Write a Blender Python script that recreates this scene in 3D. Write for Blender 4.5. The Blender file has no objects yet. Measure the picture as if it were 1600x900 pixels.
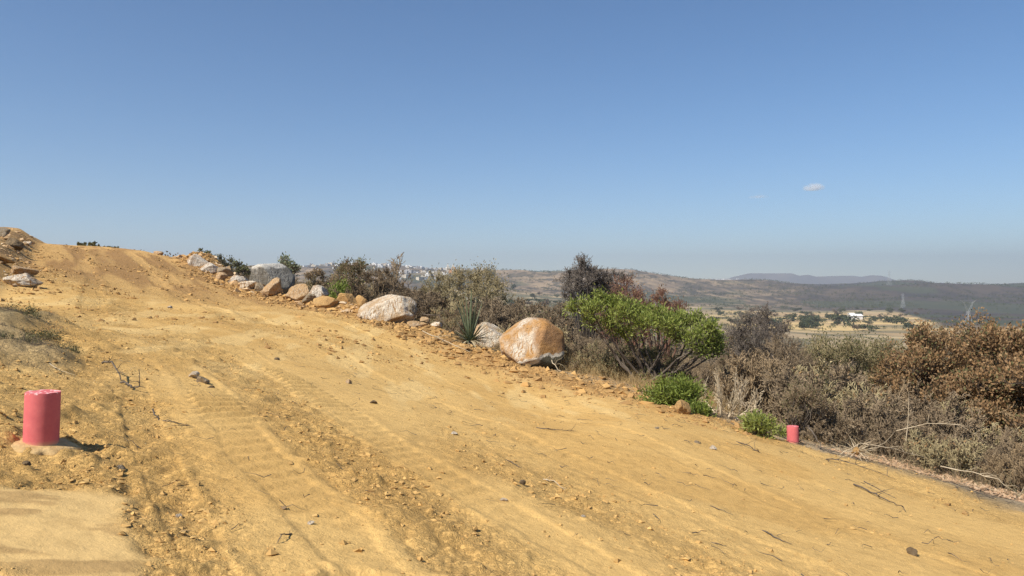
import bpy, math, random
import numpy as np
from mathutils import Vector

S = bpy.context.scene
C = S.collection
R = math.radians

# ------------------------------------------------------------------ camera
F = 1200.0                      # focal length in pixels of the 1600 px wide frame
cam = bpy.data.objects.new("camera", bpy.data.cameras.new("camera"))
C.objects.link(cam)
cam.location = (0, 0, 0)
cam.rotation_euler = (R(90), 0, 0)
cam.data.lens = 36.0 * F / 1600
cam.data.clip_start = 0.05
cam.data.clip_end = 40000
S.camera = cam

# ------------------------------------------------------------------ light
SUN_DIR = Vector((-0.50, -0.47, 0.72)).normalized()
sun = bpy.data.objects.new("sun", bpy.data.lights.new("sun", 'SUN'))
C.objects.link(sun)
sun.data.energy = 5.0
sun.data.angle = R(0.53)
sun.data.color = (1.0, 0.94, 0.84)
sun.rotation_euler = SUN_DIR.to_track_quat('Z', 'Y').to_euler()
W = bpy.data.worlds.new("World")
S.world = W
W.use_nodes = True
wn = W.node_tree.nodes
wl = W.node_tree.links
bg = wn['Background']
sky = wn.new('ShaderNodeTexSky')
sky.sky_type = 'NISHITA'
sky.sun_disc = False
sky.sun_elevation = math.asin(SUN_DIR.z)
sky.sun_rotation = math.atan2(SUN_DIR.x, SUN_DIR.y)
sky.altitude = 1600
sky.air_density = 1.0
sky.dust_density = 0.5
sky.ozone_density = 2.8
hsv = wn.new('ShaderNodeHueSaturation'); hsv.inputs['Saturation'].default_value = 1.20
wl.new(sky.outputs[0], hsv.inputs['Color']); wl.new(hsv.outputs[0], bg.inputs[0])
bg.inputs[1].default_value = 0.093
S.view_settings.view_transform = 'Standard'
S.view_settings.look = 'None'
S.view_settings.exposure = 0.45
S.view_settings.gamma = 1.0
S.view_settings.use_curve_mapping = False
S.render.engine = 'CYCLES'
S.cycles.max_bounces = 5
S.cycles.transparent_max_bounces = 6
S.cycles.volume_bounces = 3
S.cycles.use_denoising = True
S.cycles.denoising_prefilter = 'NONE'
S.cycles.denoising_input_passes = 'RGB_ALBEDO_NORMAL'

# ------------------------------------------------------------------ noise
def sm(x, a, b):
    t = np.clip((x - a) / (b - a), 0, 1)
    return t * t * (3 - 2 * t)

def hash2(xi, yi, seed):
    h = (xi.astype(np.int64) * 374761393 + yi.astype(np.int64) * 668265263 + seed * 974634777) & 0xffffffff
    h = ((h ^ (h >> 13)) * 1274126177) & 0xffffffff
    h = ((h ^ (h >> 16)) * 2246822519) & 0xffffffff
    return (h ^ (h >> 15)).astype(np.float64) / 4294967296.0

def vn(x, y, seed=0):
    xi = np.floor(x); yi = np.floor(y)
    fx = x - xi; fy = y - yi
    fx = fx * fx * (3 - 2 * fx); fy = fy * fy * (3 - 2 * fy)
    a = hash2(xi, yi, seed); b = hash2(xi + 1, yi, seed)
    c = hash2(xi, yi + 1, seed); d = hash2(xi + 1, yi + 1, seed)
    return (a + (b - a) * fx) * (1 - fy) + (c + (d - c) * fx) * fy

def fbm(x, y, octaves=4, seed=0, gain=0.5):
    v = 0.0; a = 1.0; tot = 0.0
    for o in range(octaves):
        ca, sa = math.cos(0.6 * o + .3), math.sin(0.6 * o + .3)
        v = v + a * vn((x * ca - y * sa) * 2 ** o + 17 * o, (x * sa + y * ca) * 2 ** o - 31 * o, seed + o)
        tot += a; a *= gain
    return v / tot

def vor(x, y, seed=0):
    """distance to nearest jittered point and that cell's random value"""
    xi = np.floor(x); yi = np.floor(y)
    best = np.full(np.shape(x), 9.0); val = np.zeros(np.shape(x))
    for dx in (-1, 0, 1):
        for dy in (-1, 0, 1):
            cx = xi + dx; cy = yi + dy
            px = cx + hash2(cx, cy, seed); py = cy + hash2(cx, cy, seed + 7)
            d = np.hypot(px - x, py - y)
            v = hash2(cx, cy, seed + 13)
            m = d < best
            best = np.where(m, d, best); val = np.where(m, v, val)
    return best, val

# ------------------------------------------------------------------ terrain
# the road climbs along D; N points across it, from the left marker to the right one
D = (-0.5, 0.866); N = (0.866, 0.5)
def st(x, y): return x * D[0] + y * D[1], x * N[0] + y * N[1]
def plane(x, y):
    s, t = st(x, y)
    return -1.2 + 0.064 * s - 0.19 * t
CP = []
for px in (-400, 0, 400, 800, 1200, 1600, 2000):
    for Y in (2.0, 3.2):
        CP.append((px, Y, None))
CP += [(1600, 5.9, None), (800, 5, None), (0, 4.5, None), (400, 7.5, None), (1240, 7, None), (0, 6.5, None), (-300, 7, None), (64, 4.25, 698), (0, 4.0, 706), (1240, 13.3, 692), (1600, 10, 800),
       (1600, 13, 772), (1600, 18, 745), (1600, 28, 712), (1600, 45, 690), (1600, 100, 650), (1600, 300, 565), (1600, 800, 500), (1600, 1150, 490), (1600, 1600, 466),
       (1900, 10, 850), (1900, 20, 760), (1900, 100, 650), (1900, 800, 500), (2100, 2500, 445), (1420, 11.5, 745), (1420, 16, 715), (1420, 25, 680),
       (1240, 17, 665), (1240, 25, 648), (1240, 45, 640), (1240, 100, 622), (1240, 300, 556), (1240, 800, 502), (1240, 1500, 478),
       (1000, 15.5, 618), (1000, 20, 597), (1000, 30, 578), (1000, 60, 575), (1000, 120, 562), (1000, 300, 528), (1000, 800, 492), (1000, 1500, 470),
       (1000, 10, 668), (830, 12, 640), (830, 20, 570), (830, 30, 552), (830, 60, 535), (830, 120, 528), (830, 300, 506), (830, 800, 478), (830, 1500, 456),
       (600, 12, 592), (600, 20, 530), (600, 28, 500), (600, 36, 498), (600, 60, 503), (600, 120, 498), (600, 300, 486), (600, 800, 466), (600, 1500, 448),
       (420, 11, 560), (420, 20, 500), (420, 30, 474), (420, 40, 460), (420, 50, 463), (420, 80, 466), (420, 120, 466), (420, 300, 458), (420, 1500, 440),
       (310, 52, 420), (310, 62, 424), (310, 120, 438), (310, 400, 440), (310, 25, 470), (310, 38, 440),
       (240, 12, 520), (240, 25, 460), (240, 40, 420), (240, 58, 396), (240, 70, 399), (240, 130, 410), (240, 400, 432),
       (50, 12, 500), (50, 20, 447), (50, 32, 405), (50, 46, 380), (50, 58, 381), (50, 110, 398), (50, 400, 428), (150, 52, 386), (150, 62, 388),
       (0, 10, 492), (0, 24, 420), (0, 40, 374), (-250, 20, 430), (-250, 45, 365), (-250, 120, 380), (-250, 500, 420),
       (-500, 1500, 440), (1800, 1500, 478)]
for px, py in ((-200, 425), (310, 428), (420, 420), (600, 419), (720, 424), (760, 427), (830, 432), (870, 429), (930, 425), (975, 425), (1010, 431), (1060, 434),
               (1110, 441), (1150, 441), (1180, 438), (1240, 442), (1300, 445), (1340, 443), (1380, 441), (1430, 440), (1500, 448), (1560, 444), (1600, 443), (1750, 441)):
    CP.append((px, 2500, py)); CP.append((px, 4200, 456))
for px in (0, 600, 1200, 1800): CP.append((px, 9000, 454))
KT = 2.2
def pol(x, y):
    return np.arctan2(x, y) * KT, np.log(np.maximum(np.hypot(x, y), 1.5))
_cx = np.array([(p - 800) / F * Y for p, Y, _ in CP]); _cy = np.array([Y for _, Y, _ in CP])
_cz = np.array([plane((p - 800) / F * Y, Y) if q is None else -(q - 450) / F * Y for p, Y, q in CP])
_cq = (_cz - plane(_cx, _cy)) / np.hypot(_cx, _cy)
_cu, _cv = pol(_cx, _cy)
def kern(d2): return np.sqrt(d2 + 0.01)
n = len(CP)
A = np.zeros((n + 3, n + 3))
A[:n, :n] = kern((_cu[:, None] - _cu[None]) ** 2 + (_cv[:, None] - _cv[None]) ** 2) - 1e-3 * np.eye(n)
A[:n, n] = 1; A[:n, n + 1] = _cu; A[:n, n + 2] = _cv
A[n:, :n] = A[:n, n:].T
_w = np.linalg.solve(A, np.concatenate([_cq, [0, 0, 0]]))
def rbf(u, v):
    sh = np.shape(u); u = np.ravel(u); v = np.ravel(v); out = np.empty(len(u))
    for i in range(0, len(u), 40000):
        a = u[i:i + 40000]; b = v[i:i + 40000]
        out[i:i + 40000] = kern((a[:, None] - _cu) ** 2 + (b[:, None] - _cv) ** 2) @ _w[:n] + _w[n] + _w[n + 1] * a + _w[n + 2] * b
    return out.reshape(sh)
TL = 0.85
def base(x, y):
    x = np.asarray(x, float); y = np.asarray(y, float)
    th = np.arctan2(x, y); _, v = pol(x, y)
    q = rbf(np.clip(th, -TL, TL) * KT, v)
    out = np.abs(th) > TL
    if np.any(out):
        w = ((th - TL) % (2 * math.pi)) / (2 * math.pi - 2 * TL)
        w = w * w * (3 - 2 * w)
        qb = (1 - w) * rbf(np.full(np.shape(th), TL * KT), v) + w * rbf(np.full(np.shape(th), -TL * KT), v)
        q = np.where(out, qb, q)
    r = np.hypot(x, y)
    q = q * sm(r, 1.5, 3.0)
    return plane(x, y) + q * r

def trackmask(s, t, t0, w=0.2):
    c = t0 + 0.14 * np.sin(s * 0.23 + t0) + 0.05 * np.sin(s * 0.9)
    return np.abs(t - c) / w

def zones(x, y):
    s, t = st(x, y); r = np.hypot(x, y)
    n1 = fbm(s * 0.22, t * 0.8, 3, 5)
    n2 = fbm(x * 0.5, y * 0.5, 3, 9)
    edge = 10.6 + (n2 - .5) * 1.6 + 0.5 * np.sin(s * 0.3)
    edge = edge - 1.6 * sm(s, 24, 40)
    road = (1 - sm(t, edge - 0.6, edge + 0.9))
    ledge = -0.2 + (n2 - .5) * 1.0 - 1.4 * sm(s, 13, 22)
    bank = (1 - sm(t, ledge - 0.25, ledge + 0.15)) * sm(s, 7.0, 8.2) * (1 - sm(s, 13, 15.5))
    n3 = fbm(x * 2.2, y * 2.2, 3, 11)
    slab = sm(s + (n3 - .5) * .6, 2.9, 3.2) * (1 - sm(s + (n3 - .5) * .3, 4.05, 4.2)) * (1 - sm(t + (n3 - .5) * .4, 0.2, 0.36))
    rough = np.clip(sm(n1, 0.42, 0.62) * 0.8 + sm(n2, .5, .65) * .4, 0, 1)
    near_l = (1 - sm(s, 6.5, 9)) * (1 - sm(t, 0.4, 0.9))
    rough = np.maximum(rough, near_l * 0.9)
    rough = np.maximum(rough, 0.85 * sm(s, 19, 30))
    rough = np.maximum(rough, 0.9 * np.exp(-((t - 1.7) / 0.45) ** 2) * (1 - sm(s, 10, 18)))
    rough = np.maximum(rough, 0.5 * np.exp(-((t - 3.3) / 0.5) ** 2) * (1 - sm(s, 4.5, 6)) )
    rough = np.maximum(rough, sm(t, 7.6, 9.6) * (.55 + .45 * sm(s, 8, 12)))
    smooth_r = sm(t, 2.8, 3.9) * (1 - sm(t, 8.6, 9.8)) * (1 - sm(s, 12, 22))
    for t0, s1 in ((1.0, 13), (2.4, 17)):
        rough = rough * (1 - .9 * (1 - sm(trackmask(s, t, t0, .23), .95, 1.35)) * (1 - sm(s, s1 * .6, s1)))
    rough = rough * (1 - 0.85 * smooth_r) * (1 - slab)
    return s, t, r, road, edge, bank, slab, rough, n1, n2

def detail(x, y):
    s, t, r, road, edge, bank, slab, rough, n1, n2 = zones(x, y)
    near = 1 - sm(r, 70, 140)
    d = (fbm(x * .45, y * .45, 3, 21) - .5) * 0.14 * sm(r, 3, 9) * near
    d = d + (fbm(x * .09, y * .09, 3, 22) - .5) * 0.5 * sm(r, 40, 120)
    # windrow of pushed-up earth along the lower edge of the road
    bermn = 0.5 + 1.1 * fbm(s * .5, t * .7, 3, 31)
    d = d + np.exp(-((t - (edge - .55)) / 0.75) ** 2) * 0.26 * bermn * sm(s, 17, 26) * near
    d = d + np.exp(-((t - (edge - .3)) / 0.6) ** 2) * 0.03 * bermn * near
    d = d + sm(s, 46, 56) * np.exp(-((t - (edge - .2)) / 1.6) ** 2) * 0.7 * bermn * (1 - sm(s, 66, 75))
    # left bank
    d = d + bank * (0.05 + .06 * fbm(x * 3, y * 3, 3, 35) + 0.10 * (n1 - .5))
    d = d + sm(-t, 1.2, 2.6) * sm(s, 14, 19) * near * (0.35 + 0.5 * fbm(s * .4, t * .4, 3, 33))
    d = d + slab * .012 * (fbm(s * 9, t * 2.6, 4, 105) - .5) * 2
    # wheel tracks
    for t0, dep, rip, w, s1 in ((1.0, .010, .032, .17, 13), (2.4, .010, .034, .18, 17), (4.2, .010, .004, .2, 22), (5.65, .010, .003, .2, 22), (0.35, .012, .0, .10, 9), (7.0, .006, 0, .2, 30),
                            (3.1, .020, .02, .26, 60), (4.7, .020, .02, .26, 60), (1.2, .02, 0.01, .26, 60), (6.4, .015, 0, .26, 60)):
        q = trackmask(s, t, t0 + (0.6 * math.sin(t0 * 9) if s1 == 60 else 0), w) + (n2 - .5) * .9 + (vn(x * 5, y * 5, 78) - .5) * .35
        if s1 == 60: k = sm(s, 14, 22) * (1 - sm(s, 52, 60))
        else: k = (1 - sm(s, s1 * .6, s1))
        k = k * road
        brk = .35 + .9 * sm(fbm(s * .5, t * 0 + t0, 2, 77), .3, .6)
        d = d + k * (-dep * (1 - sm(q, .8, 1.1)) + dep * .35 * np.exp(-((q - 1.3) / .25) ** 2) * 2 * n2) * sm(r, 2, 4)
        if rip:
            ph = (s - 0.65 * (t - t0)) / 0.20 * 2 * math.pi + 2.5 * (n2 - .5)
            d = d + k * rip * (0.5 + 0.5 * np.sin(ph)) ** 1.2 * (1 - sm(q, .7, 1.15)) * brk * (1 - sm(s, 14, 26)) * sm(s, 3.6, 4.8)
    # clods: bumps at sizes the mesh can carry
    bmk = 1 + 1.3 * np.exp(-((t - (edge - 1.2)) / 1.3) ** 2) * sm(s, 10, 15)
    for lam, amp in ((0.9, .035), (0.42, .036), (0.2, .036), (0.1, .026), (0.055, .016)):
        k = 1 - sm(r, lam * 45, lam * 110)
        b = fbm(x / lam, y / lam, 2, int(lam * 1000))
        b = np.abs(b - .5) * 2
        peaks = sm(vn(x / lam * 1.3 + 9, y / lam * 1.3, 91), .55, .95)
        rr = rough if lam < .3 else np.maximum(rough * (1 - .0), .12)
        d = d + amp * k * bmk * (b * .7 + peaks * .9 - .42) * (rr * (1 - slab) + .05) * sm(r, 1.5, 3)
    # small broken lip between the slab of smooth dirt and the clods, a hole near the bottom edge
    for hx, hy, hr, hd in (((570 - 800) / F * 3.1, 3.1, .14, .07),):
        dd = np.hypot(x - hx, y - hy) / hr
        d = d - hd * np.exp(-dd ** 2) * (.6 + .8 * fbm(x * 9, y * 9, 2, 3)) + .03 * np.exp(-((dd - 1.5) / .4) ** 2) * vn(x * 14, y * 14, 4)
    far = sm(r, 250, 1200)
    d = d + (fbm(x / 260, y / 260, 4, 51) - .5) * 30 * sm(r, 1400, 2200) * (1 - .5 * sm(r, 2400, 2700))
    rid = 1 - np.abs(fbm(x / 420 + 3, y / 700, 3, 61) - .5) * 4
    d = d + rid * 14 * sm(r, 1500, 2000) * (1 - sm(r, 2150, 2500))
    d = d + (fbm(x / 60, y / 60, 3, 71) - .5) * 3.5 * far
    return d, (s, t, r, road, edge, bank, slab, rough, n1, n2)

def H(x, y):
    x = np.atleast_1d(np.asarray(x, float)); y = np.atleast_1d(np.asarray(y, float))
    z = base(x, y) + detail(x, y)[0]
    return float(z[0]) if len(z) == 1 else z

def at(px, Y, dz=0.0):
    x = (px - 800) / F * Y
    return Vector((x, Y, H(x, Y) + dz))

# ------------------------------------------------------------------ materials
def mat(name):
    m = bpy.data.materials.new(name); m.use_nodes = True
    m.node_tree.nodes.clear()
    return m, m.node_tree.nodes, m.node_tree.links

def principled(nd, ln, rough=.9, spec=.2):
    o = nd.new('ShaderNodeOutputMaterial'); b = nd.new('ShaderNodeBsdfPrincipled')
    b.inputs['Roughness'].default_value = rough
    b.inputs['Specular IOR Level'].default_value = spec
    ln.new(b.outputs[0], o.inputs['Surface'])
    return b, o

def noise(nd, ln, vec, scale, det=4, rough=.6, dist=0.0):
    t = nd.new('ShaderNodeTexNoise'); t.inputs['Scale'].default_value = scale
    t.inputs['Detail'].default_value = det; t.inputs['Roughness'].default_value = rough
    t.inputs['Distortion'].default_value = dist
    if vec is not None: ln.new(vec, t.inputs['Vector'])
    return t.outputs['Fac']

def ramp(nd, ln, fac, stops):
    r = nd.new('ShaderNodeValToRGB'); e = r.color_ramp.elements
    while len(e) < len(stops): e.new(0.5)
    for el, (p, c) in zip(e, stops):
        el.position = p; el.color = (c[0], c[1], c[2], 1)
    ln.new(fac, r.inputs[0]); return r.outputs['Color']

def mixc(nd, ln, fac, a, b, mode='MIX'):
    m = nd.new('ShaderNodeMix'); m.data_type = 'RGBA'; m.blend_type = mode
    for sock, v in ((m.inputs[0], fac), (m.inputs[6], a), (m.inputs[7], b)):
        if isinstance(v, (int, float)): sock.default_value = v
        elif isinstance(v, tuple): sock.default_value = (*v, 1)
        else: ln.new(v, sock)
    return m.outputs[2]

def math_(nd, ln, op, a, b=None, clamp=False):
    m = nd.new('ShaderNodeMath'); m.operation = op; m.use_clamp = clamp
    for sock, v in ((m.inputs[0], a), (m.inputs[1], b)):
        if v is None: continue
        if isinstance(v, (int, float)): sock.default_value = v
        else: ln.new(v, sock)
    return m.outputs[0]

def bump(nd, ln, h, strength, dist, normal=None):
    b = nd.new('ShaderNodeBump'); b.inputs['Strength'].default_value = strength
    b.inputs['Distance'].default_value = dist
    ln.new(h, b.inputs['Height'])
    if normal is not None: ln.new(normal, b.inputs['Normal'])
    return b.outputs[0]

def coord(nd, kind='Object'):
    return nd.new('ShaderNodeTexCoord').outputs[kind]

def ground_material():
    m, nd, ln = mat('dry_earth')
    b, o = principled(nd, ln, .95, .12)
    g = nd.new('ShaderNodeNewGeometry'); P = g.outputs['Position']
    a = nd.new('ShaderNodeAttribute'); a.attribute_name = 'tint'
    w = nd.new('ShaderNodeAttribute'); w.attribute_name = 'grit'
    f1 = noise(nd, ln, P, 9, 6, .65)
    f2 = noise(nd, ln, P, 70, 4, .7)
    f3 = noise(nd, ln, P, .06, 8, .65)
    k1 = ramp(nd, ln, f1, [(.3, (.78, .76, .74)), (.5, (1, 1, 1)), (.72, (1.14, 1.13, 1.12))])
    k2 = ramp(nd, ln, f2, [(.25, (.90, .89, .88)), (.5, (1, 1, 1)), (.75, (1.05, 1.05, 1.05))])
    c = mixc(nd, ln, .8, a.outputs['Color'], k1, 'MULTIPLY')
    c = mixc(nd, ln, math_(nd, ln, 'MULTIPLY', w.outputs['Fac'], .8), c, k2, 'MULTIPLY')
    ln.new(c, b.inputs['Base Color'])
    f4 = noise(nd, ln, P, 26, 5, .75, .4)
    h = math_(nd, ln, 'ADD', math_(nd, ln, 'MULTIPLY', f1, .8), math_(nd, ln, 'MULTIPLY', f2, .10))
    h = math_(nd, ln, 'ADD', h, math_(nd, ln, 'MULTIPLY', ramp(nd, ln, f4, [(.45, (0, 0, 0)), (.62, (1, 1, 1))]), .30))
    nb = nd.new('ShaderNodeBump'); nb.inputs['Distance'].default_value = .05
    ln.new(math_(nd, ln, 'ADD', math_(nd, ln, 'MULTIPLY', w.outputs['Fac'], .7), .22), nb.inputs['Strength'])
    ln.new(h, nb.inputs['Height'])
    ln.new(nb.outputs[0], b.inputs['Normal'])
    return m

def rock_material(name, base_c, alt_c, vein_c, vein=.5, dark=None, dark_z=-0.3, rim=False, scale=1.0, crest=None):
    """weathered boulder: two-tone skin, pale lime streaks, optional dark freshly broken underside"""
    m, nd, ln = mat(name)
    b, o = principled(nd, ln, .9, .25)
    P = coord(nd)
    n1 = noise(nd, ln, P, 1.6 * scale, 6, .6)
    c = mixc(nd, ln, ramp(nd, ln, n1, [(.4, (0, 0, 0)), (.6, (1, 1, 1))]), base_c, alt_c)
    mp = nd.new('ShaderNodeMapping'); ln.new(P, mp.inputs[0])
    mp.inputs['Rotation'].default_value = (0.3, -0.75, 0.1); mp.inputs['Scale'].default_value = (4.6, 3.0, .55)
    n2 = noise(nd, ln, mp.outputs[0], 1.9 * scale, 5, .55, 1.2)
    v = math_(nd, ln, 'ABSOLUTE', math_(nd, ln, 'SUBTRACT', n2, .5))
    vm = ramp(nd, ln, v, [(.0, (1, 1, 1)), (.022 + .05 * vein, (.75, .75, .75)), (.06 + .10 * vein, (0, 0, 0))])
    n4 = noise(nd, ln, P, 1.5, 3, .5)
    vm = math_(nd, ln, 'MULTIPLY', vm, math_(nd, ln, 'MULTIPLY', ramp(nd, ln, n4, [(.35, (0, 0, 0)), (.55, (1, 1, 1))]), min(1, vein * 1.5)))
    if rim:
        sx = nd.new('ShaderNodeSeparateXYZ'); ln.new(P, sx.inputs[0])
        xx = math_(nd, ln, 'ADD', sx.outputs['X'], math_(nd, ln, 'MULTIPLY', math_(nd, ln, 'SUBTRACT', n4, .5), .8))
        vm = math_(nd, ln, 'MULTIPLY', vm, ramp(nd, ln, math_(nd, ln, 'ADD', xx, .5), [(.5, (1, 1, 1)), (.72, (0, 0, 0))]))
    c = mixc(nd, ln, vm, c, vein_c)
    n3 = noise(nd, ln, P, 14, 5, .7)
    c = mixc(nd, ln, .45, c, ramp(nd, ln, n3, [(.3, (.72, .7, .68)), (.55, (1, 1, 1)), (.75, (1.1, 1.1, 1.1))]), 'MULTIPLY')
    if crest is not None:
        sc_ = nd.new('ShaderNodeSeparateXYZ'); ln.new(P, sc_.inputs[0])
        zc_ = math_(nd, ln, 'ADD', math_(nd, ln, 'ADD', sc_.outputs['Z'], math_(nd, ln, 'MULTIPLY', math_(nd, ln, 'SUBTRACT', n4, .5), .5)), .5 - crest)
        c = mixc(nd, ln, ramp(nd, ln, zc_, [(.46, (0, 0, 0)), (.56, (1, 1, 1))]), c, vein_c)
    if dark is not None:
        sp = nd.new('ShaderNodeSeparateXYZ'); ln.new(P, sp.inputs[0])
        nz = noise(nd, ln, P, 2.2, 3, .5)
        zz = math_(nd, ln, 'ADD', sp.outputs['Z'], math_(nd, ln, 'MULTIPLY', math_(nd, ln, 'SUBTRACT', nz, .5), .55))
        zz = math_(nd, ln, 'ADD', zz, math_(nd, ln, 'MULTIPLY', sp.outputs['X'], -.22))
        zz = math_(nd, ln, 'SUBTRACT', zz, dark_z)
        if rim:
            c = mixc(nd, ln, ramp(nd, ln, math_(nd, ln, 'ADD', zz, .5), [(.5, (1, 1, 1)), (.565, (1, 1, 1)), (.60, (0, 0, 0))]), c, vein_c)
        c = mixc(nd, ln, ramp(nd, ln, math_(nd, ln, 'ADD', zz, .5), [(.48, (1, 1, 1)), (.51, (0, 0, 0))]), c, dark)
    ln.new(c, b.inputs['Base Color'])
    n5 = noise(nd, ln, P, 5, 8, .75, .3)
    h = math_(nd, ln, 'ADD', math_(nd, ln, 'ADD', n3, math_(nd, ln, 'MULTIPLY', n5, 2.5)), math_(nd, ln, 'MULTIPLY', n1, 1.5))
    ln.new(bump(nd, ln, h, .9, .07), b.inputs['Normal'])
    return m

def simple_mat(name, c1, c2, scale=6, rough=.9, bmp=.3, spec=.2, translucent=0.0, rnd=0.0, c3=None, island=False):
    m, nd, ln = mat(name)
    b, o = principled(nd, ln, rough, spec)
    P = nd.new('ShaderNodeNewGeometry')
    f = noise(nd, ln, P.outputs['Position'], scale, 4, .6)
    c = ramp(nd, ln, f, [(.35, c1), (.65, c2)])
    if island:
        k = P.outputs['Random Per Island']
        stops = [(0, tuple(v * .72 for v in c1)), (.5, c1), (1, c2)] if c3 is None else [(0, c1), (.5, c2), (1, c3)]
        c = mixc(nd, ln, .65, c, ramp(nd, ln, k, stops))
    if rnd:
        oi = nd.new('ShaderNodeObjectInfo')
        c = mixc(nd, ln, rnd, c, ramp(nd, ln, oi.outputs['Random'], [(0, (.7, .66, .62)), (.5, (1, 1, 1)), (1, (1.25, 1.15, .95))]), 'MULTIPLY')
    ln.new(c, b.inputs['Base Color'])
    if bmp: ln.new(bump(nd, ln, f, bmp, .02), b.inputs['Normal'])
    if translucent:
        tr = nd.new('ShaderNodeBsdfTranslucent'); ln.new(c, tr.inputs['Color'])
        mx = nd.new('ShaderNodeMixShader'); mx.inputs[0].default_value = translucent
        ln.new(b.outputs[0], mx.inputs[1]); ln.new(tr.outputs[0], mx.inputs[2])
        ln.new(mx.outputs[0], o.inputs['Surface'])
    return m

M = {}
M['ground'] = ground_material()
M['clod'] = simple_mat('dirt_clod', (.43, .26, .095), (.60, .385, .145), 3, .95, .4, .1, island=True)
M['twig_grey'] = simple_mat('bare_twig', (.175, .13, .085), (.38, .29, .185), 2.0, .9, 0, .1, rnd=.6, island=True)
M['twig_dark'] = simple_mat('dark_branch', (.085, .068, .055), (.16, .13, .10), 4, .9, 0, .1, island=True)
M['twig_pale'] = simple_mat('pale_dead_twig', (.40, .32, .21), (.56, .46, .32), 4, .9, 0, .1, island=True)
M['twig_yellow'] = simple_mat('yellowish_twig', (.27, .22, .12), (.44, .36, .20), 2, .9, 0, .1, island=True)
M['twig_mid'] = simple_mat('grey_bare_twig', (.12, .10, .085), (.24, .20, .16), 2, .9, 0, .1, island=True)
M['twig_red'] = simple_mat('reddish_twig', (.17, .09, .065), (.26, .14, .095), 2, .9, 0, .1, island=True)
M['leaf_green'] = simple_mat('fresh_green_leaf', (.16, .205, .035), (.29, .34, .07), 3, .6, 0, .3, .35, island=True)
M['leaf_bright'] = simple_mat('yellow_green_leaf', (.24, .28, .06), (.40, .42, .12), 3, .6, 0, .3, .35, island=True)
M['leaf_olive'] = simple_mat('dull_olive_leaf', (.12, .12, .05), (.22, .20, .09), 3, .8, 0, .2, .3, island=True)
M['leaf_pale'] = simple_mat('pale_green_leaf', (.20, .22, .12), (.32, .33, .19), 3, .8, 0, .2, .3, island=True)
M['leaf_dry'] = simple_mat('dry_yellow_leaf', (.24, .19, .10), (.38, .31, .16), 3, .8, 0, .2, .3, island=True)
M['leaf_brown'] = simple_mat('dry_brown_leaf', (.19, .12, .065), (.34, .20, .09), 1.5, .8, 0, .2, .25, c3=(.44, .31, .17), island=True)
M['leaf_litter'] = simple_mat('fallen_leaf', (.33, .19, .10), (.52, .34, .20), 3, .85, 0, .15, .15, c3=(.62, .46, .30), island=True)
M['straw'] = simple_mat('dry_grass', (.42, .29, .13), (.60, .44, .22), 3, .9, 0, .1, .2, island=True)
M['straw_grey'] = simple_mat('grey_dry_grass', (.16, .14, .08), (.30, .25, .15), 3, .9, 0, .1, .15, island=True)
M['far_green'] = simple_mat('distant_tree_leaf', (.05, .065, .035), (.10, .11, .055), .2, .9, 0, .1, rnd=.5, island=True)
M['far_brown'] = simple_mat('distant_dry_scrub', (.12, .09, .06), (.20, .155, .10), .2, .9, 0, .1, rnd=.5, island=True)
M['agave'] = simple_mat('agave_leaf', (.10, .13, .07), (.21, .24, .14), 5, .6, .1, .3, island=True)
M['agave_dry'] = simple_mat('dry_agave_leaf', (.34, .27, .16), (.50, .41, .26), 5, .9, .1, .1, island=True)

# ------------------------------------------------------------------ mesh helpers
def mesh_np(name, V, Q=None, T=None, m=None, smooth=False, midx=None):
    me = bpy.data.meshes.new(name)
    V = np.asarray(V, np.float32)
    nq = 0 if Q is None else len(Q); nt = 0 if T is None else len(T)
    loops = np.concatenate(([np.asarray(Q, np.int32).ravel()] if nq else []) + ([np.asarray(T, np.int32).ravel()] if nt else []))
    starts = np.concatenate([np.arange(nq) * 4, nq * 4 + np.arange(nt) * 3]).astype(np.int32)
    me.vertices.add(len(V)); me.vertices.foreach_set('co', V.ravel())
    me.loops.add(len(loops)); me.loops.foreach_set('vertex_index', loops)
    me.polygons.add(nq + nt); me.polygons.foreach_set('loop_start', starts)
    me.polygons.foreach_set('use_smooth', np.full(nq + nt, bool(smooth)))
    for mm in (m if isinstance(m, (list, tuple)) else [m] if m else []): me.materials.append(mm)
    if midx is not None: me.polygons.foreach_set('material_index', np.asarray(midx, np.int32))
    me.update(calc_edges=True); me.validate()
    return me

def link(name, me, parent=None, loc=None, rz=0.0, sc=None):
    o = bpy.data.objects.new(name, me); C.objects.link(o)
    if parent is not None: o.parent = parent
    if loc is not None: o.location = loc
    o.rotation_euler = (0, 0, rz)
    if sc is not None: o.scale = (sc, sc, sc) if isinstance(sc, (int, float)) else sc
    return o

def tag(o, label=None, cat=None, group=None, kind=None):
    for k, v in (('label', label), ('category', cat), ('group', group), ('kind', kind)):
        if v: o[k] = v
    return o

def empty(name, loc, label=None, cat=None, group=None, rz=0.0, sc=None):
    return tag(link(name, None, None, loc, rz, sc), label, cat, group)

def copy_tree(o, parent=None):
    c = o.copy(); C.objects.link(c)
    if parent is not None: c.parent = parent
    for ch in list(o.children): copy_tree(ch, c)
    return c

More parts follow.
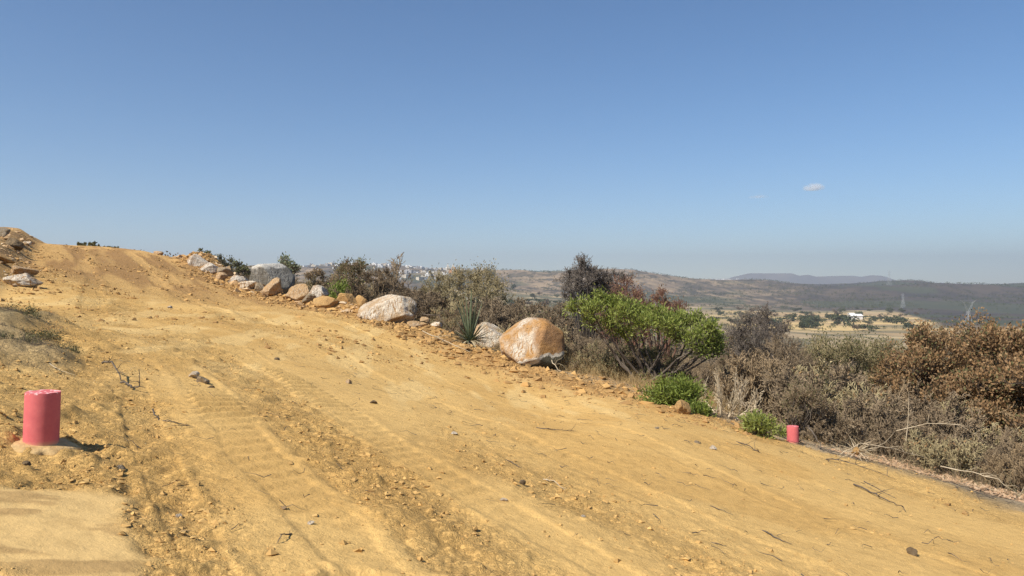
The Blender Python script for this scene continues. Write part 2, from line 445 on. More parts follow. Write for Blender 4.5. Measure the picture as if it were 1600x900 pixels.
def tubes(seg, k=3):
    """seg: array n x 8 (p0, p1, r0, r1) -> verts, quads"""
    seg = np.asarray(seg, float).reshape(-1, 8)
    if len(seg) == 0: seg = np.array([[0, 0, -.05, 0, 0, .02, .003, .003]])
    p0, p1, r0, r1 = seg[:, :3], seg[:, 3:6], seg[:, 6], seg[:, 7]
    d = p1 - p0; d /= np.linalg.norm(d, axis=1, keepdims=True) + 1e-9
    ref = np.where(np.abs(d[:, 2:3]) > .9, np.array([[1., 0, 0]]), np.array([[0, 0, 1.]]))
    u = np.cross(d, ref); u /= np.linalg.norm(u, axis=1, keepdims=True) + 1e-9
    v = np.cross(d, u)
    n_ = len(seg); V = np.empty((n_, 2 * k, 3))
    for i in range(k):
        a = 2 * math.pi * i / k
        o = math.cos(a) * u + math.sin(a) * v
        V[:, i] = p0 + o * r0[:, None]; V[:, k + i] = p1 + o * r1[:, None]
    b = (np.arange(n_) * 2 * k)[:, None]
    Q = np.concatenate([np.stack([b[:, 0] + i, b[:, 0] + (i + 1) % k, b[:, 0] + k + (i + 1) % k, b[:, 0] + k + i], 1) for i in range(k)])
    return V.reshape(-1, 3), Q

def leafquads(rng, P, L, Wd, up=0.0, droop=None, D0=None):
    """one folded-free quad per leaf at points P"""
    P = np.asarray(P); n_ = len(P)
    d = rng.normal(size=(n_, 3)); d[:, 2] += up
    if D0 is not None: d = d * .7 + D0 * 1.0
    d /= np.linalg.norm(d, axis=1, keepdims=True)
    w = np.cross(d, rng.normal(size=(n_, 3))); w /= np.linalg.norm(w, axis=1, keepdims=True) + 1e-9
    l = L * rng.uniform(.6, 1.3, (n_, 1)); ww = Wd * rng.uniform(.7, 1.2, (n_, 1))
    V = np.stack([P, P + d * l * .45 + w * ww * .5, P + d * l, P + d * l * .45 - w * ww * .5], 1).reshape(-1, 3)
    return V, np.arange(n_ * 4).reshape(-1, 4)

def grow(rng, segs, tips, p, d, L, r, lev, P):
    """recursive branch; P: dict of shape parameters"""
    n_ = 4 if lev == 0 else 3
    step = L / n_
    for i in range(n_):
        d = d + rng.normal(size=3) * P['wob'] * (1 + .3 * lev); d[2] += P['up'] * (1 if lev else .3)
        d = d / np.linalg.norm(d)
        q = p + d * step
        r1 = r * (.82 if i < n_ - 1 else .7)
        segs.append((*p, *q, r, r1))
        if lev < P['lev']:
            for _ in range(P['kids'][lev] if i or lev else 0):
                a = rng.uniform(0, 6.283); sp = P['spread'] * rng.uniform(.6, 1.3)
                side = np.cross(d, [math.cos(a), math.sin(a), .3]); side /= np.linalg.norm(side) + 1e-9
                nd = d * math.cos(sp) + side * math.sin(sp); nd[2] *= P.get('flat', 1)
                grow(rng, segs, tips, p + d * step * rng.uniform(.2, 1), nd, L * P['len'] * rng.uniform(.7, 1.15) * (1 - .12 * i), max(r1 * .62, P['rmin']), lev + 1, P)
        p = q; r = max(r1, P['rmin'])
    tips.append((*p, *d))

def woody(seed, P):
    rng = np.random.default_rng(seed); segs = []; tips = []
    for k in range(P['stems']):
        a = 2 * math.pi * (k + rng.uniform(-.3, .3)) / P['stems']; l = rng.uniform(*P['lean'])
        grow(rng, segs, tips, np.array([.06 * math.cos(a), .06 * math.sin(a), -.1]) * P.get('foot', 1), np.array([math.sin(l) * math.cos(a), math.sin(l) * math.sin(a), math.cos(l)]),
             P['h'] * rng.uniform(.75, 1.1), P['r'], 0, P)
    return np.array(segs), np.array(tips), rng

# ------------------------------------------------------------------ ground sheet
def axis_cols():
    f = np.arange(-36.5, 36.5, 0.085)
    l = np.array([-180 + i for i in np.linspace(0, 143, 60)])
    r_ = np.linspace(37.0, 178, 60)
    return np.radians(np.concatenate([l, f, r_]))
TH = axis_cols()
rr = [1.2]
while rr[-1] < 60: rr.append(rr[-1] * 1.0052)
while rr[-1] < 2900: rr.append(rr[-1] * 1.0075)
while rr[-1] < 9600: rr.append(rr[-1] * 1.06)
RR = np.array(rr)
nT, nR = len(TH), len(RR)
gx = np.sin(TH)[None, :] * RR[:, None]; gy = np.cos(TH)[None, :] * RR[:, None]
dz, Z = detail(gx, gy)
gz = base(gx, gy) + dz
s_, t_, r_, road_, edge_, bank_, slab_, rough_, n1_, n2_ = Z

def lerp(a, b, k): return a * (1 - k[..., None]) + b * k[..., None]
def col(*c): return np.array(c, float)
fine = fbm(gx * 3, gy * 3, 4, 101); mid = fbm(gx * .7, gy * .7, 4, 103)
sand = lerp(col(.66, .42, .15), col(.59, .36, .12), sm(mid, .35, .65))
cc = lerp(sand, col(.48, .285, .095), rough_ * .5 * sm(fine, .2, .6))
cc = lerp(cc, col(.67, .455, .19), slab_ * .8)
cc = lerp(cc, col(.40, .25, .10), slab_ * sm(fbm(s_ * 9, t_ * 2.6, 4, 105), .46, .54) * .75)
streak = sm(fbm(s_ * .3 + t_ * .45, t_ * 2.2 - s_ * .9, 3, 107), .5, .64)
cc = lerp(cc, col(.74, .52, .22), streak * .55 * (1 - rough_ * .4) * sm(s_, 7, 10) * (1 - sm(s_, 22, 30)))
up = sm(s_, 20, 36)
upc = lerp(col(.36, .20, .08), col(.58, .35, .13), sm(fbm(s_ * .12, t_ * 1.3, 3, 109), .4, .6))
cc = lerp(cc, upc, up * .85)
# strip of redder pushed-up earth by the boulders
bm = np.exp(-((t_ - (edge_ - .7)) / 1.4) ** 2) * sm(s_, 8, 12)
cc = lerp(cc, lerp(col(.34, .185, .07), col(.56, .33, .12), sm(fine, .35, .62)), bm * .85)
cc = lerp(cc, lerp(col(.23, .185, .10), col(.44, .32, .16), sm(fbm(gx * 2.5, gy * 2.5, 3, 111), .35, .6)), bank_ * .85)
offl = sm(-t_, 1.0, 2.0) * sm(s_, 12, 16)
cc = lerp(cc, lerp(col(.36, .22, .10), col(.50, .31, .13), sm(mid, .4, .6)), offl * .8 * (1 - road_ * 0))
offr = 1 - road_
litter = lerp(col(.34, .26, .16), col(.52, .40, .25), sm(fbm(gx * 1.6, gy * 1.6, 4, 113), .35, .65))
cc = lerp(cc, litter, offr)
dryg = np.exp(-(((gx - 2.6) / 1.6) ** 2 + ((gy - 21) / 4.5) ** 2))
cc = lerp(cc, col(.50, .33, .16), np.clip(dryg * offr * 1.2, 0, 1))
# beyond the thicket
fr = sm(r_, 60, 180)
vd, vv = vor(gx / 130 + .4 * fbm(gx / 90, gy / 90, 2, 120), gy / 90, 121)
fld = np.where((vv < .32)[..., None], col(.47, .36, .20), np.where((vv < .55)[..., None], col(.36, .27, .16), np.where((vv < .8)[..., None], col(.22, .18, .12), col(.15, .14, .085))))
scr = sm(fbm(gx / 45, gy / 60, 4, 123), .46, .58)
fld = lerp(fld, col(.11, .105, .065), scr * .75)
rightv = sm(np.arctan2(gx, gy), .22, .3) * sm(r_, 560, 640) * (1 - sm(r_, 1250, 1350))
gold = lerp(col(.56, .40, .18), col(.40, .28, .15), sm(fbm(gx / 60, gy / 30, 3, 125), .4, .6))
gold = lerp(gold, col(.16, .14, .085), sm(fbm(gx / 90, gy / 35, 3, 126), .57, .62) * .8)
fld = lerp(fld, gold, rightv)
cc = lerp(cc, fld, fr)
th_ = np.arctan2(gx, gy)
rgt = sm(th_, .45, .52)
hl = sm(r_ + 120 * (fbm(gx / 150, gy / 150, 3, 140) - .5), 1350 - 620 * rgt, 1480 - 620 * rgt)
scrub = lerp(col(.07, .06, .05), col(.14, .11, .08), sm(fbm(gx / 70, gy / 70, 4, 131), .4, .6))
tan = lerp(col(.38, .275, .17), col(.26, .19, .125), sm(fbm(gx / 40, gy / 40, 2, 134), .4, .6))
burnt = sm(th_, .26, .44)
k = sm(fbm(gx / 110, gy / 170, 5, 132), .46, .60) * (1 - .5 * burnt)
k = np.maximum(k, .8 * sm(fbm(gx / 260, gy / 200, 3, 137), .56, .62) * (1 - burnt))
k = np.maximum(k, .9 * sm(fbm(gx / 22, gy / 60, 3, 141), .56, .62) * sm(fbm(gx / 160, gy / 160, 2, 142), .35, .55) * (1 - .5 * burnt))
hc = lerp(scrub, tan, k * .85)
hc = lerp(hc, col(.05, .05, .04), sm(fbm(gx / 18, gy / 40, 3, 143), .52, .60) * .7)
hc = lerp(hc, col(.045, .042, .045), burnt * .75)
hc = lerp(hc, col(.07, .085, .05), sm(fbm(gx / 120, gy / 220, 3, 139), .58, .64) * .6)
cc = lerp(cc, hc, hl)
grit_ = np.clip(.30 + rough_ * .6 + offr, 0, 1) * (1 - .8 * slab_) * (1 - sm(r_, 40, 80))

def sheet(name, mask_f, kind='structure'):
    i = np.arange(nR * nT).reshape(nR, nT)
    q = np.stack([i[:-1, :-1], i[1:, :-1], i[1:, 1:], i[:-1, 1:]], -1)      # normals up
    # close the ring
    ring = np.stack([i[:-1, -1], i[1:, -1], i[1:, 0], i[:-1, 0]], -1)[:, None, :]
    q = np.concatenate([q, ring], 1)
    mk = mask_f[:-1, :]
    q = q[mk]
    used = np.unique(q); remap = np.full(nR * nT, -1, np.int64); remap[used] = np.arange(len(used))
    V = np.stack([gx, gy, gz], -1).reshape(-1, 3)[used]
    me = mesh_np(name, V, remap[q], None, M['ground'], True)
    a = me.attributes.new('tint', 'FLOAT_COLOR', 'POINT')
    cv = np.concatenate([cc.reshape(-1, 3)[used], np.ones((len(used), 1))], 1)
    a.data.foreach_set('color', cv.astype(np.float32).ravel())
    b = me.attributes.new('grit', 'FLOAT', 'POINT')
    b.data.foreach_set('value', grit_.reshape(-1)[used].astype(np.float32))
    return tag(link(name, me), kind=kind)
far_m = r_ > 1400
road_m = (t_ < edge_) & (t_ > -1.3 - .8 * sm(s_, 13, 22)) & (s_ < 75) & (s_ > -30) & ~far_m
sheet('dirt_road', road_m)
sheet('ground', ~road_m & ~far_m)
sheet('hills', far_m)
# ground under the camera, inside the first ring
i0 = np.stack([gx[0], gy[0], gz[0]], -1)
V = np.concatenate([i0, [[0, 0, float(gz[0].mean())]]]); ic = len(i0)
me = mesh_np('ground', V, None, [(a, (a + 1) % ic, ic) for a in range(ic)], M['ground'], True)
a = me.attributes.new('tint', 'FLOAT_COLOR', 'POINT'); a.data.foreach_set('color', np.tile(np.array([.56, .36, .14, 1], np.float32), len(V)))
a = me.attributes.new('grit', 'FLOAT', 'POINT'); a.data.foreach_set('value', np.full(len(V), .5, np.float32))
tag(link('ground', me), kind='structure')

# ------------------------------------------------------------------ far mountains
def mountains(prof, Yc, depth, seed, name='mountains'):
    xs = np.linspace(prof[0][0], prof[-1][0], 220)
    top = np.interp(xs, [p[0] for p in prof], [p[1] for p in prof])
    ny = 40; v = np.linspace(0, 1, ny)
    X = (xs[None, :] - 800) / F * Yc * np.ones((ny, 1)); Y = Yc + (v[:, None] - .35) * depth * np.ones((1, len(xs)))
    hgt = -(top - 450) / F * Yc
    sh = np.where(v < .35, (v / .35) ** 1.3, 1 - sm(v, .35, 1) * .9)[:, None]
    ztop = hgt[None, :]; z0 = -120.0
    Zz = z0 + (ztop - z0) * sh + (fbm(X / 500, Y / 500, 4, seed) - .5) * 130 * (1 - np.exp(-((v[:, None] - .35) / .12) ** 2)) * sh
    i = np.arange(ny * len(xs)).reshape(ny, -1)
    Q = np.stack([i[:-1, :-1], i[:-1, 1:], i[1:, 1:], i[1:, :-1]], -1).reshape(-1, 4)
    o = link(name, mesh_np(name, np.stack([X, Y, Zz], -1).reshape(-1, 3), Q, None, M['mount'], True))
    tag(o, kind='structure')
M['mount'] = simple_mat('mountain_scrub', (.10, .085, .07), (.17, .14, .11), .004, .95, 0)
mountains([(1060, 460), (1105, 446), (1135, 437), (1152, 432), (1172, 427), (1238, 427), (1250, 431), (1262, 429), (1275, 432), (1335, 431), (1350, 433), (1366, 430), (1380, 431), (1395, 436), (1420, 444), (1460, 452)], 8200, 1500, 5)
mountains([(1060, 447), (1080, 442), (1110, 436), (1140, 435), (1160, 440), (1200, 446)], 6800, 700, 8)
mountains([(1380, 450), (1440, 446), (1500, 443), (1530, 446), (1600, 447), (1700, 442), (1800, 449)], 9000, 700, 11)

# ------------------------------------------------------------------ boulders
def ico(sub):
    import bmesh
    bm = bmesh.new(); bmesh.ops.create_icosphere(bm, subdivisions=sub, radius=1)
    V = np.array([v.co[:] for v in bm.verts]); T = np.array([[v.index for v in f.verts] for f in bm.faces]); bm.free()
    return V, T
ICO = {k: ico(k) for k in (1, 2, 3, 5)}

def noise3(P, sc, seed):
    return (vn(P[:, 0] * sc + P[:, 2] * sc * .7, P[:, 1] * sc - P[:, 2] * sc * .6, seed) + vn(P[:, 1] * sc + 5 + P[:, 2] * sc * .5, P[:, 2] * sc - P[:, 0] * .4 * sc, seed + 3)) / 2 - .5

def rock_mesh(name, size, seed, m, planes=None, nplanes=9, sub=5, rough=.065, pw=60):
    V, T = ICO[sub]
    rng = np.random.default_rng(seed)
    if planes is None:
        pl = rng.normal(size=(nplanes, 3)); pl /= np.linalg.norm(pl, axis=1, keepdims=True)
        dd = rng.uniform(.42, .85, nplanes)
    else:
        pl = np.array([p[:3] for p in planes], float); dd = np.array([p[3] for p in planes])
        pl /= np.linalg.norm(pl, axis=1, keepdims=True)
    q = np.clip(V @ pl.T, 0, None) / dd[None]
    q = (np.sum(q ** pw, 1) + .95 ** pw) ** (1 / pw)
    P = V / q[:, None]
    nn = sum(noise3(P, 2.0 * 2 ** o, seed + o) * .5 ** o for o in range(5))
    rg = -np.abs(noise3(P, 3.1, seed + 40)) - .5 * np.abs(noise3(P, 6.5, seed + 50))
    stp = np.floor((noise3(P, 2.6, seed + 60) + .5) * 7) / 7 - .5
    P = P * (1 + rough * 1.1 * stp)[:, None]
    P = P * (1 + rough * 2.2 * nn + rough * 2.2 * (rg + .12))[:, None]
    lo_, hi_ = P.min(0), P.max(0); P = (P - (lo_ + hi_) / 2) / ((hi_ - lo_) / 2)
    P = P * np.array(size) * .5
    me = mesh_np(name, P, None, T, m, False)
    me.polygons.foreach_set('use_smooth', np.full(len(me.polygons), sub >= 5))
    return me

RK = {
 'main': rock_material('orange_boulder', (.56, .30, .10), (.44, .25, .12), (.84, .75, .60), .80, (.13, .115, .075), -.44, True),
 'orange': rock_material('tan_boulder', (.54, .36, .19), (.44, .28, .15), (.82, .73, .58), .65),
 'greyw': rock_material('grey_boulder', (.17, .155, .125), (.085, .08, .07), (.60, .56, .48), .3, crest=.56),
 'tan': rock_material('tan_stone', (.56, .35, .16), (.44, .27, .13), (.64, .52, .36), .35),
 'dark': rock_material('dark_stone', (.20, .135, .07), (.27, .185, .095), (.4, .33, .24), .15),
 'mix': rock_material('white_stained_stone', (.46, .30, .17), (.24, .19, .14), (.70, .63, .52), .7),
 'grey': rock_material('grey_stone', (.36, .26, .15), (.25, .185, .11), (.45, .4, .32), .3),
 'clay': rock_material('clay_lump', (.58, .36, .14), (.50, .29, .11), (.62, .42, .2), .1),
}

def groundY(px, py, Y0, lo=.8, hi=1.3):
    Ys = Y0 * np.linspace(lo, hi, 60)
    pyg = 450 - H((px - 800) / F * Ys, Ys) / Ys * F
    return float(Ys[np.argmin(np.abs(pyg - py) + .6 * np.abs(Ys - Y0) / Y0)])

def boulder(name, px, py_c, Y, wpx, hpx, depth, seed, mk, label, cat='boulder', group=None, rz=0.0, planes=None, tilt=0.0, sink=0.0, **kw):
    """rests on the ground at (px, Y); wpx/hpx are its width and height in photo pixels at that distance"""
    Y = groundY(px, py_c + hpx * .42, Y, *((.9, 1.1) if Y > 30 else (.8, 1.25)))
    if group is None and 30 < Y < 50: wpx *= 1.12; hpx *= 1.15
    w = wpx / F * Y; h = hpx / F * Y
    p = at(px, Y)
    zc = -(py_c - 450) / F * Y
    zc = min(zc, p.z + h * .36) if not kw.pop('free', False) else zc
    zc = max(zc, p.z + h * .24)
    o = link(name, rock_mesh(name, (w, depth, h), seed, RK[mk], planes, **kw), None, (p.x, p.y, zc), rz)
    o.rotation_euler = (0, tilt, rz)
    return tag(o, label, cat, group)

ROW = 'rocks pushed up along the lower edge of the dirt road'
# main boulder: pointed dome, left face sloping, cut flat below-right
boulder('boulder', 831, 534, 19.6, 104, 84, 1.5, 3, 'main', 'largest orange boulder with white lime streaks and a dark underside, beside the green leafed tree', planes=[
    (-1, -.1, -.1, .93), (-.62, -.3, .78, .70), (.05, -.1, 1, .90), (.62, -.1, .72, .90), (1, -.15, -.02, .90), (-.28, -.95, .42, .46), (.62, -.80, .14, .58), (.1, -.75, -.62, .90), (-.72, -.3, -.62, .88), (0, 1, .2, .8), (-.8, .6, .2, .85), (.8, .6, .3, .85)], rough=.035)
boulder('boulder', 766, 518, 20.6, 56, 46, 1.0, 8, 'orange', 'tan and white boulder half hidden behind the spiky agave', planes=[
    (-.6, -.3, .6, .8), (.6, -.2, .75, .6), (0, -1, .2, .75), (1, 0, -.2, .95), (0, 1, 0, .8), (-1, 0, 0, .9), (0, 0, -1, .9), (-.1, -.2, 1, .9)], rough=.03)
boulder('boulder', 604, 482, 27.2, 92, 48, 1.5, 21, 'orange', 'wide low tan boulder with a white slanting left side, left of the agave', planes=[
    (-.5, -.35, .8, .52), (.1, -.95, .3, .48), (.8, -.5, .3, .72), (.2, 0, 1, .86), (-1, -.2, .1, .95), (1, .1, -.1, .93), (0, 1, .2, .8), (.5, -.5, -.7, .75), (0, 0, -1, .8)], rough=.04)
boulder('boulder', 640, 487, 28.0, 26, 36, .9, 23, 'grey', 'brown upright rock leaning on the right side of the wide low boulder')
boulder('boulder', 423, 437, 39.5, 62, 46, 2.0, 31, 'greyw', 'big grey boulder with a white top edge, highest in the roadside row', planes=[
    (-.9, -.3, .1, .88), (-.3, -.95, -.05, .5), (.65, -.5, .55, .52), (0, -.1, 1, .88), (1, 0, -.1, .95), (0, 1, 0, .8), (0, 0, -1, .9), (.4, -.8, .3, .75)], rough=.04)
boulder('boulder', 425, 450, 37.5, 30, 30, .8, 35, 'tan', 'rounded tan boulder leaning against the front of the big grey boulder')
boulder('boulder', 459, 437, 39, 24, 20, .8, 41, 'dark', 'dark rock with a reddish top just right of the big grey boulder')
boulder('boulder', 466, 453, 37, 36, 24, .9, 43, 'tan', 'blocky orange rock below the dark rock in the roadside row')
boulder('boulder', 494, 457, 35.5, 34, 24, .9, 45, 'mix', 'white splashed rock near the right end of the upper rock pile')
boulder('boulder', 484, 466, 34.0, 22, 14, .5, 46, 'grey', 'small grey faced rock in front of the white splashed rock')
boulder('boulder', 372, 440, 43, 30, 18, .9, 47, 'mix', 'low pale rock left of the big grey boulder', 'boulder')
boulder('boulder', 389, 446, 40.5, 28, 13, .7, 49, 'orange', 'flat cream rock at the foot of the big grey boulder')
boulder('boulder', 407, 450, 39, 18, 16, .5, 50, 'grey', 'small brown rock between the cream rock and the rounded tan boulder')
boulder('boulder', 345, 433, 47, 18, 14, .6, 51, 'tan', 'small tan rock near the crest pile, below the dark shrubs')
boulder('boulder', 311, 408, 54, 30, 20, 1.1, 53, 'mix', 'pale topped rock leading the pile at the crest, beside grey green shrubs')
boulder('boulder', 331, 419, 51, 28, 16, 1.0, 55, 'mix', 'dark rock with a white upper edge in the pile below the crest')
boulder('boulder', 352, 425, 49, 24, 16, .8, 56, 'grey', 'brown rock at the lower right of the crest pile')
boulder('boulder', 275, 408, 56, 14, 9, .5, 57, 'tan', 'small pale orange stone on the crest slope')
boulder('boulder', 247, 396, 59, 18, 9, .7, 58, 'tan', 'reddish rock on top of the earth mound at the crest')
boulder('dirt_mound', 512, 473, 33, 40, 20, 1.0, 61, 'clay', 'low orange earth lump right of the white splashed rock', 'earth lump', rough=.07)
boulder('dirt_mound', 543, 470, 31, 30, 22, .8, 63, 'clay', 'round orange earth lump left of the wide low boulder', 'earth lump', rough=.05)
boulder('dirt_mound', 567, 474, 30, 26, 30, .8, 65, 'clay', 'pointed orange earth lump touching the wide low boulder', 'earth lump', rough=.06)
boulder('rock', 652, 507, 25.5, 32, 14, .5, 67, 'tan', 'flat tan slab in front of the wide low boulder', 'rock')
boulder('rock', 664, 500, 26.0, 18, 12, .4, 68, 'tan', 'square tan rock behind the flat tan slab', 'rock')
boulder('rock', 682, 503, 26.0, 20, 10, .4, 69, 'orange', 'pale rock among dead twigs left of the agave', 'rock')
boulder('clod', 1067, 636, 13.9, 27, 25, .3, 71, 'clay', 'upright orange dirt clod in front of the green shrub', 'dirt clod', rough=.06)
boulder('clod', 1029, 622, 14.8, 22, 18, .25, 73, 'clay', 'rounded orange dirt clod left of the green shrub', 'dirt clod', rough=.06)
boulder('rock', 2, 366, 38, 30, 20, 1.3, 81, 'grey', 'grey rounded boulder on the bank at the far left edge', 'boulder')
boulder('rock', 20, 386, 35, 24, 20, .9, 83, 'dark', 'dark brown rock below the grey boulder at the far left', 'rock')
boulder('rock', 38, 437, 22.0, 46, 24, .9, 185, 'orange', 'broad tan rock with a shaded lower face on the left bank', 'rock', nplanes=8)
boulder('rock', 34, 423, 24.5, 36, 18, .7, 87, 'tan', 'tan rock just above the broad rock on the left bank', 'rock')
boulder('rock', 5, 405, 29, 26, 14, .7, 89, 'clay', 'orange rock halfway up the left bank', 'rock')
boulder('rock', 44, 381, 40, 14, 6, .5, 90, 'orange', 'small white stone on the crest at the left', 'rock')

STN = [  # px, Y, width m, material, label
 (279, 3.62, .045, 'orange', 'small round pale stone in the clods right of the smooth dirt patch'),
 (265, 19.5, .22, 'mix', 'whitish stone lying alone in the upper wheel tracks'),
 (788, 5.02, .075, 'orange', 'round tan stone on the smooth wheel track near the bottom centre'),
 (816, 5.65, .085, 'dark', 'dark clump of soil above the round tan stone'),
 (912, 5.0, .055, 'orange', 'pale oval pebble right of the bottom centre'),
 (710, 7.6, .10, 'orange', 'tan stone with a dark shaded side in the middle of the road'),
 (1427, 5.95, .14, 'dark', 'flat dark clod on the smooth sand at the lower right'),
 (583, 8.6, .13, 'dark', 'dark wedge shaped clod beside the ribbed wheel track'),
 (433, 11.3, .13, 'dark', 'dark lone stone above the ribbed wheel track'),
 (545, 10.3, .14, 'tan', 'tan clod on the far side of the ribbed wheel track'),
 (1115, 9.4, .17, 'orange', 'flat pale slab of clay below the small green shrub'),
 (302, 7.75, .20, 'orange', 'pale tilted clay flake between the wheel tracks'),
 (318, 7.45, .17, 'grey', 'brown stone under the pale clay flake'),
 (330, 7.2, .10, 'dark', 'dark elongated stone below the brown stone'),
 (190, 4.2, .09, 'grey', 'brown wedge of soil above the smooth dirt patch'),
 (42, 3.92, .06, 'dark', 'flat dark chunk just in front of the pink marker at the left'),
 (1026, 10.0, .10, 'grey', 'grey stone below the two orange clods'),
 (1090, 9.6, .12, 'grey', 'grey brown stone right of the two orange clods'),
 (1508, 8.9, .13, 'clay', 'pale orange clod at the litter edge, left of its twin'),
 (1480, 9.5, .12, 'clay', 'pale orange clod at the litter edge, behind its twin'),
 (485, 3.8, .05, 'orange', 'pale pebble at the end of the nearer ribbed track'),
 (443, 3.95, .045, 'tan', 'small tan pebble left of the bottom centre dip'),
]
for i, (px, Y, w, mk, lb) in enumerate(STN):
    p = at(px, Y); w *= .72
    h = w * (.55 if i % 3 else .75)
    o = link('stone', rock_mesh('stone', (w, w * .8, h), 200 + i, RK[mk], sub=3, rough=.06), None, (p.x, p.y, p.z + h * .22), i * 1.3)
    tag(o, lb, 'stone')

# ------------------------------------------------------------------ loose clods and gravel (stuff)
M['berm_clod'] = simple_mat('brown_earth_lump', (.33, .195, .08), (.55, .335, .125), 2, .95, .4, .1, island=True)
M['rubble'] = simple_mat('broken_rubble', (.30, .20, .11), (.55, .35, .17), 3, .95, .4, .1, c3=(.66, .54, .38), island=True)
def clods(name, n_, seed, fx, size, m, acc):
    """many small lumps scattered by an acceptance function"""
    rng = np.random.default_rng(seed)
    X, Y = fx(rng, n_)
    s, t, r, road, edge, bank, slab, rough, n1, n2 = zones(X, Y)
    keep = rng.random(len(X)) < acc(s, t, r, road, rough, slab, bank)
    X, Y, r = X[keep], Y[keep], r[keep]
    Zg = base(X, Y) + detail(X, Y)[0]
    sz = np.minimum(size[0] * (rng.pareto(2.1, len(X)) + .6), size[1]) * np.clip(.8 + r * .028, .8, 1.7)
    V0 = np.array([(1, 0, 0), (0, 1, 0), (-1, 0, 0), (0, -1, 0), (.3, .2, .8), (-.25, -.2, .7), (0, 0, -1)], float)
    T0 = np.array([(0, 1, 4), (1, 2, 4), (2, 5, 4), (2, 3, 5), (3, 0, 5), (0, 4, 5), (1, 0, 6), (2, 1, 6), (3, 2, 6), (0, 3, 6)])
    n2_ = len(X)
    V = V0[None] + (rng.random((n2_, len(V0), 3)) - .5) * .75
    a = rng.uniform(0, 6.28, n2_)[:, None]
    V = np.stack([V[..., 0] * np.cos(a) - V[..., 1] * np.sin(a), V[..., 0] * np.sin(a) + V[..., 1] * np.cos(a), V[..., 2]], -1)
    sc = sz[:, None, None] * np.stack([rng.uniform(.6, 1.3, n2_), rng.uniform(.6, 1.3, n2_), rng.uniform(.4, .9, n2_)], 1)[:, None, :]
    V = V * sc + np.stack([X, Y, Zg + sz * .12], 1)[:, None, :]
    T = (T0[None] + (np.arange(n2_) * len(V0))[:, None, None]).reshape(-1, 3)
    o = link(name, mesh_np(name, V.reshape(-1, 3), None, T, m, False))
    return tag(o, kind='stuff')

def wedge(rng, n_, r0=2.3, r1=60):
    th = rng.uniform(-R(36), R(36), n_); r = np.exp(rng.uniform(math.log(r0), math.log(r1), n_))
    return r * np.sin(th), r * np.cos(th)
clods('loose_clods', 280000, 1, wedge, (.0042, .024), M['clod'],
      lambda s, t, r, road, rough, slab, bank: np.clip(.015 + .72 * rough ** 1.5 * sm(fbm(s * 1.4, t * 2.2, 3, 556), .38, .58), 0, 1) * road * (1 - slab) * (1 - bank) * 1.0)
def along_berm(rng, n_):
    s = rng.uniform(9, 60, n_); t = 9.6 + rng.normal(0, .95, n_) - 1.6 * sm(s, 24, 40)
    return s * D[0] + t * N[0], s * D[1] + t * N[1]
clods('broken_earth', 40000, 2, along_berm, (.013, .10), M['berm_clod'], lambda s, t, r, road, rough, slab, bank: np.clip(.25 + .4 * sm(s, 10, 16), 0, 1))

def along_row(rng, n_):
    s = rng.uniform(27, 62, n_); t = 10.1 + rng.normal(0, .75, n_) - 1.6 * sm(s, 24, 40)
    return s * D[0] + t * N[0], s * D[1] + t * N[1]
clods('rubble', 1500, 12, along_row, (.035, .20), M['rubble'], lambda s, t, r, road, rough, slab, bank: np.full(len(s), .75))
def upper_road(rng, n_):
    s = rng.uniform(13, 56, n_); t = rng.uniform(-2, 9.5, n_)
    return s * D[0] + t * N[0], s * D[1] + t * N[1]
clods('broken_earth', 16000, 14, upper_road, (.010, .055), M['berm_clod'], lambda s, t, r, road, rough, slab, bank: np.clip(sm(fbm(s * .25, t * .9, 3, 555), .5, .6), .04, 1) * (1 - bank))
def left_row(rng, n_):
    px = rng.uniform(-60, 60, n_) - rng.random(n_) * 40; Y = rng.uniform(19, 44, n_)
    return (px - 800) / F * Y, Y
clods('rubble', 900, 13, left_row, (.03, .10), M['rubble'], lambda s, t, r, road, rough, slab, bank: np.full(len(s), .6))

# ------------------------------------------------------------------ pink concrete markers
def marker_material(seed):
    m, nd, ln = mat('pink_painted_concrete')
    b, o = principled(nd, ln, .75, .25)
    P = coord(nd)
    f = noise(nd, ln, P, 16, 5, .7)
    c = ramp(nd, ln, f, [(.3, (.54, .115, .12)), (.6, (.61, .145, .145)), (.8, (.67, .20, .18))])
    # scuffed white patches on the top
    sp = nd.new('ShaderNodeSeparateXYZ'); ln.new(P, sp.inputs[0])
    top = ramp(nd, ln, sp.outputs['Z'], [(.286, (0, 0, 0)), (.294, (1, 1, 1))])
    n2 = noise(nd, ln, P, 34 + seed, 3, .6)
    wv = math_(nd, ln, 'MULTIPLY', top, ramp(nd, ln, n2, [(.54, (0, 0, 0)), (.62, (1, 1, 1))]))
    c = mixc(nd, ln, wv, c, (.86, .66, .62))
    bot = ramp(nd, ln, math_(nd, ln, 'ADD', sp.outputs['Z'], math_(nd, ln, 'MULTIPLY', n2, .03)), [(.022, (1, 1, 1)), (.05, (0, 0, 0))])
    c = mixc(nd, ln, math_(nd, ln, 'MULTIPLY', bot, .7), c, (.60, .45, .24))
    ln.new(c, b.inputs['Base Color'])
    # faint casting rings
    wv = nd.new('ShaderNodeTexWave'); wv.bands_direction = 'Z'; wv.inputs['Scale'].default_value = 14; wv.inputs['Distortion'].default_value = 1.5
    ln.new(P, wv.inputs['Vector'])
    h = math_(nd, ln, 'ADD', math_(nd, ln, 'MULTIPLY', wv.outputs['Fac'], .06), f)
    ln.new(bump(nd, ln, h, .35, .004), b.inputs['Normal'])
    return m
M['pink'] = marker_material(0)
M['mortar'] = simple_mat('mortar_pad', (.46, .30, .13), (.60, .41, .19), 20, .95, .6)

